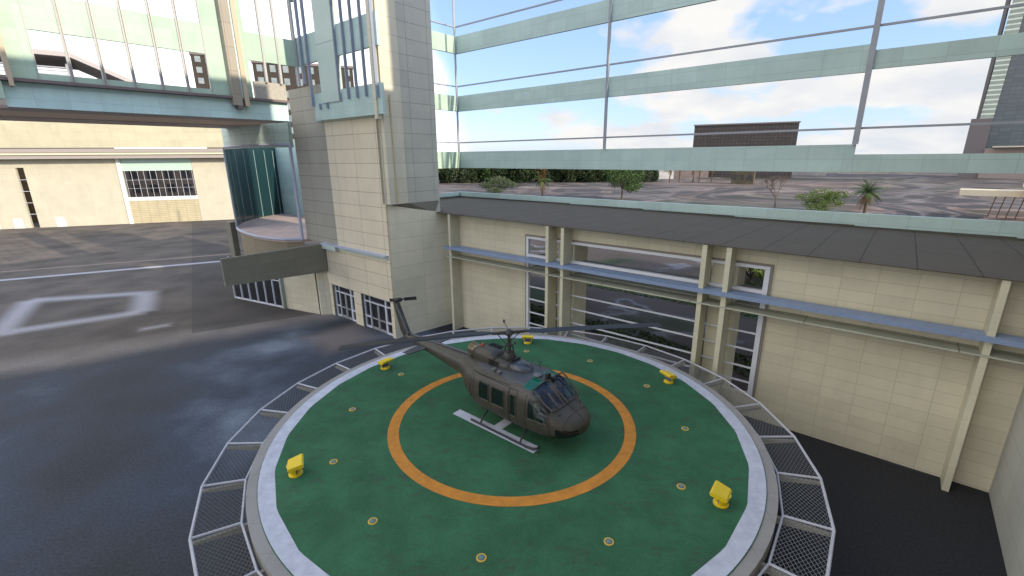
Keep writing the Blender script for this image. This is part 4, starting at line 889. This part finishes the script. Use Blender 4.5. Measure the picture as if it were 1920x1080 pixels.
# mast, hub, blades
b=MB().lathe([(.30,2.9),(.27,3.1),(.20,3.25),(.10,3.3),(.075,3.35),(.07,4.12)],16)
for k in range(4):
    a=k*math.pi/2+.4; b.tube((.24*math.cos(a),.24*math.sin(a),2.95),(.15*math.cos(a+.3),.15*math.sin(a+.3),3.55),.03,6)
b.lathe([(.17,3.52),(.17,3.6),(.1,3.62)],12); b.build('mast',mat('mast_metal',(.035,.03,.025),.5,noise=.3,nscale=8),he,False)
BY=R(90-79.5)-HR      # blade direction in helicopter frame
bd=Vector((math.cos(BY),math.sin(BY),0)); bn=Vector((-bd.y,bd.x,0))
b=MB().lathe([(.16,4.02),(.18,4.1),(.14,4.2),(.06,4.27)],14)
for sg in (-1,1):
    b.tube(bd*.1*sg+Vector((0,0,4.12)),bd*.75*sg+Vector((0,0,4.13)),.085,8,.06); b.tube(bn*.0+Vector((0,0,3.9)),bn*.55*sg+Vector((0,0,4.0)),.02,5); b.tube(bn*.3*sg+Vector((0,0,3.5)),bd*.5*sg+bn*.12+Vector((0,0,4.05)),.02,5)
    b.tube(bn*.2*sg+Vector((0,0,4.18)),bn*1.25*sg+Vector((0,0,4.18)),.018,5); b.lathe([(.02,-.08),(.06,0),(.02,.08)],8,tuple(bn*1.28*sg+Vector((0,0,4.18))))
b.build('rotor_hub',bpy.data.materials['mast_metal'],he)
blm=mat('blade_black',(.006,.007,.010),.45,noise=.1)
for sg in (-1,1):
    b=MB(); Rb=6.9; n=14; v=[]
    for i in range(n+1):
        r_=.7+(Rb-.7)*i/n; zc=4.14-.0035*r_*r_+.0*r_; c0=.33 if i>0 else .16; lead=bn*sg
        ctr=bd*sg*r_+Vector((0,0,zc))
        for yy,zz in ((-c0*.5,.0),(-c0*.25,.035),(c0*.1,.03),(c0*1.0,.0),(c0*.1,-.015),(-c0*.25,-.02)): v.append(tuple(ctr-lead*yy*1.05+Vector((0,0,zz))))
    f=[]
    for i in range(n):
        for j in range(6): f.append((i*6+j,(i+1)*6+j,(i+1)*6+(j+1)%6,i*6+(j+1)%6))
    f+=[tuple(range(6)),tuple(range(n*6+5,n*6-1,-1))]; b.add(v,f); b.build('rotor_blade',blm,he)
# fin, stabiliser, tail rotor
def slab_prof(poly,th,axis='y'):
    b=MB(); n=len(poly); v=[(p[0],-th,p[1]) for p in poly]+[(p[0],th,p[1]) for p in poly]; b.add(v,[tuple(range(n)),tuple(range(2*n-1,n-1,-1))]+[(i,n+i,n+(i+1)%n,(i+1)%n) for i in range(n)]); return b
slab_prof([(-6.55,2.18),(-7.05,2.42),(-7.85,3.95),(-8.15,4.02),(-8.25,3.85),(-7.75,2.35),(-7.45,1.95),(-7.0,1.9)],.06).build('tail_fin',od,he)
MB().tube((-7.0,-.1,2.3),(-7.95,-.1,3.9),.075,6).build('drive_shaft_cover',odg,he)
for sg in (-1,1):
    b=MB(); b.add([(-5.25,sg*.2,2.02),(-5.95,sg*.2,2.0),(-5.85,sg*1.35,2.0),(-5.35,sg*1.35,2.02),(-5.25,sg*.2,2.07),(-5.95,sg*.2,2.03),(-5.85,sg*1.35,2.03),(-5.35,sg*1.35,2.07)],[(0,1,2,3),(7,6,5,4),(0,4,5,1),(1,5,6,2),(2,6,7,3),(3,7,4,0)]); b.build('stabiliser',odg,he)
MB().path([(-2.3,0,2.46),(-4.5,0,2.38),(-6.8,0,2.32)],.06,6).build('drive_shaft_cover',odg,he)
tr=MB().tube((-8.0,.05,3.93),(-8.0,.42,3.93),.05,8).lathe([(.1,-.1),(.14,0),(.1,.1)],10,(-8.0,.2,3.95)).box(-8.1,-7.85,-.16,.1,3.88,4.02); tr.build('tail_rotor_hub',blk,he)
for sg in (-1,1):
    a=R(14); d=Vector((math.cos(a),0,math.sin(a)))*sg; p0=Vector((-8.0,.4,3.93)); nn_=Vector((-math.sin(a),0,math.cos(a)))*.09
    q0=p0+d*.15;q1=p0+d*1.25; b=MB(); yv=Vector((0,.012,0)); b.add([q0-nn_-yv,q0+nn_-yv,q1+nn_-yv,q1-nn_-yv,q0-nn_+yv,q0+nn_+yv,q1+nn_+yv,q1-nn_+yv],[(0,1,2,3),(7,6,5,4),(0,4,5,1),(1,5,6,2),(2,6,7,3),(3,7,4,0)]); b.build('tail_rotor_blade',blm,he)
MB().path([(-7.3,0,1.95),(-7.6,0,1.7),(-8.0,0,1.66)],.02,6).build('tail_skid',blk,he)
# skids
for sg in (-1,1):
    y=sg*1.25; b=MB().path([(-1.2,y,.06),(1.9,y,.06),(2.25,y,.10),(2.5,y,.22),(2.62,y,.36)],.05,8); b.build('skid',blk,he)
for x in (-.62,1.62):
    b=MB().path([(x,-1.25,.08),(x,-1.08,.34),(x,-.72,.56),(x,0,.60),(x,.72,.56),(x,1.08,.34),(x,1.25,.08)],.045,8); b.build('cross_tube',blk,he)
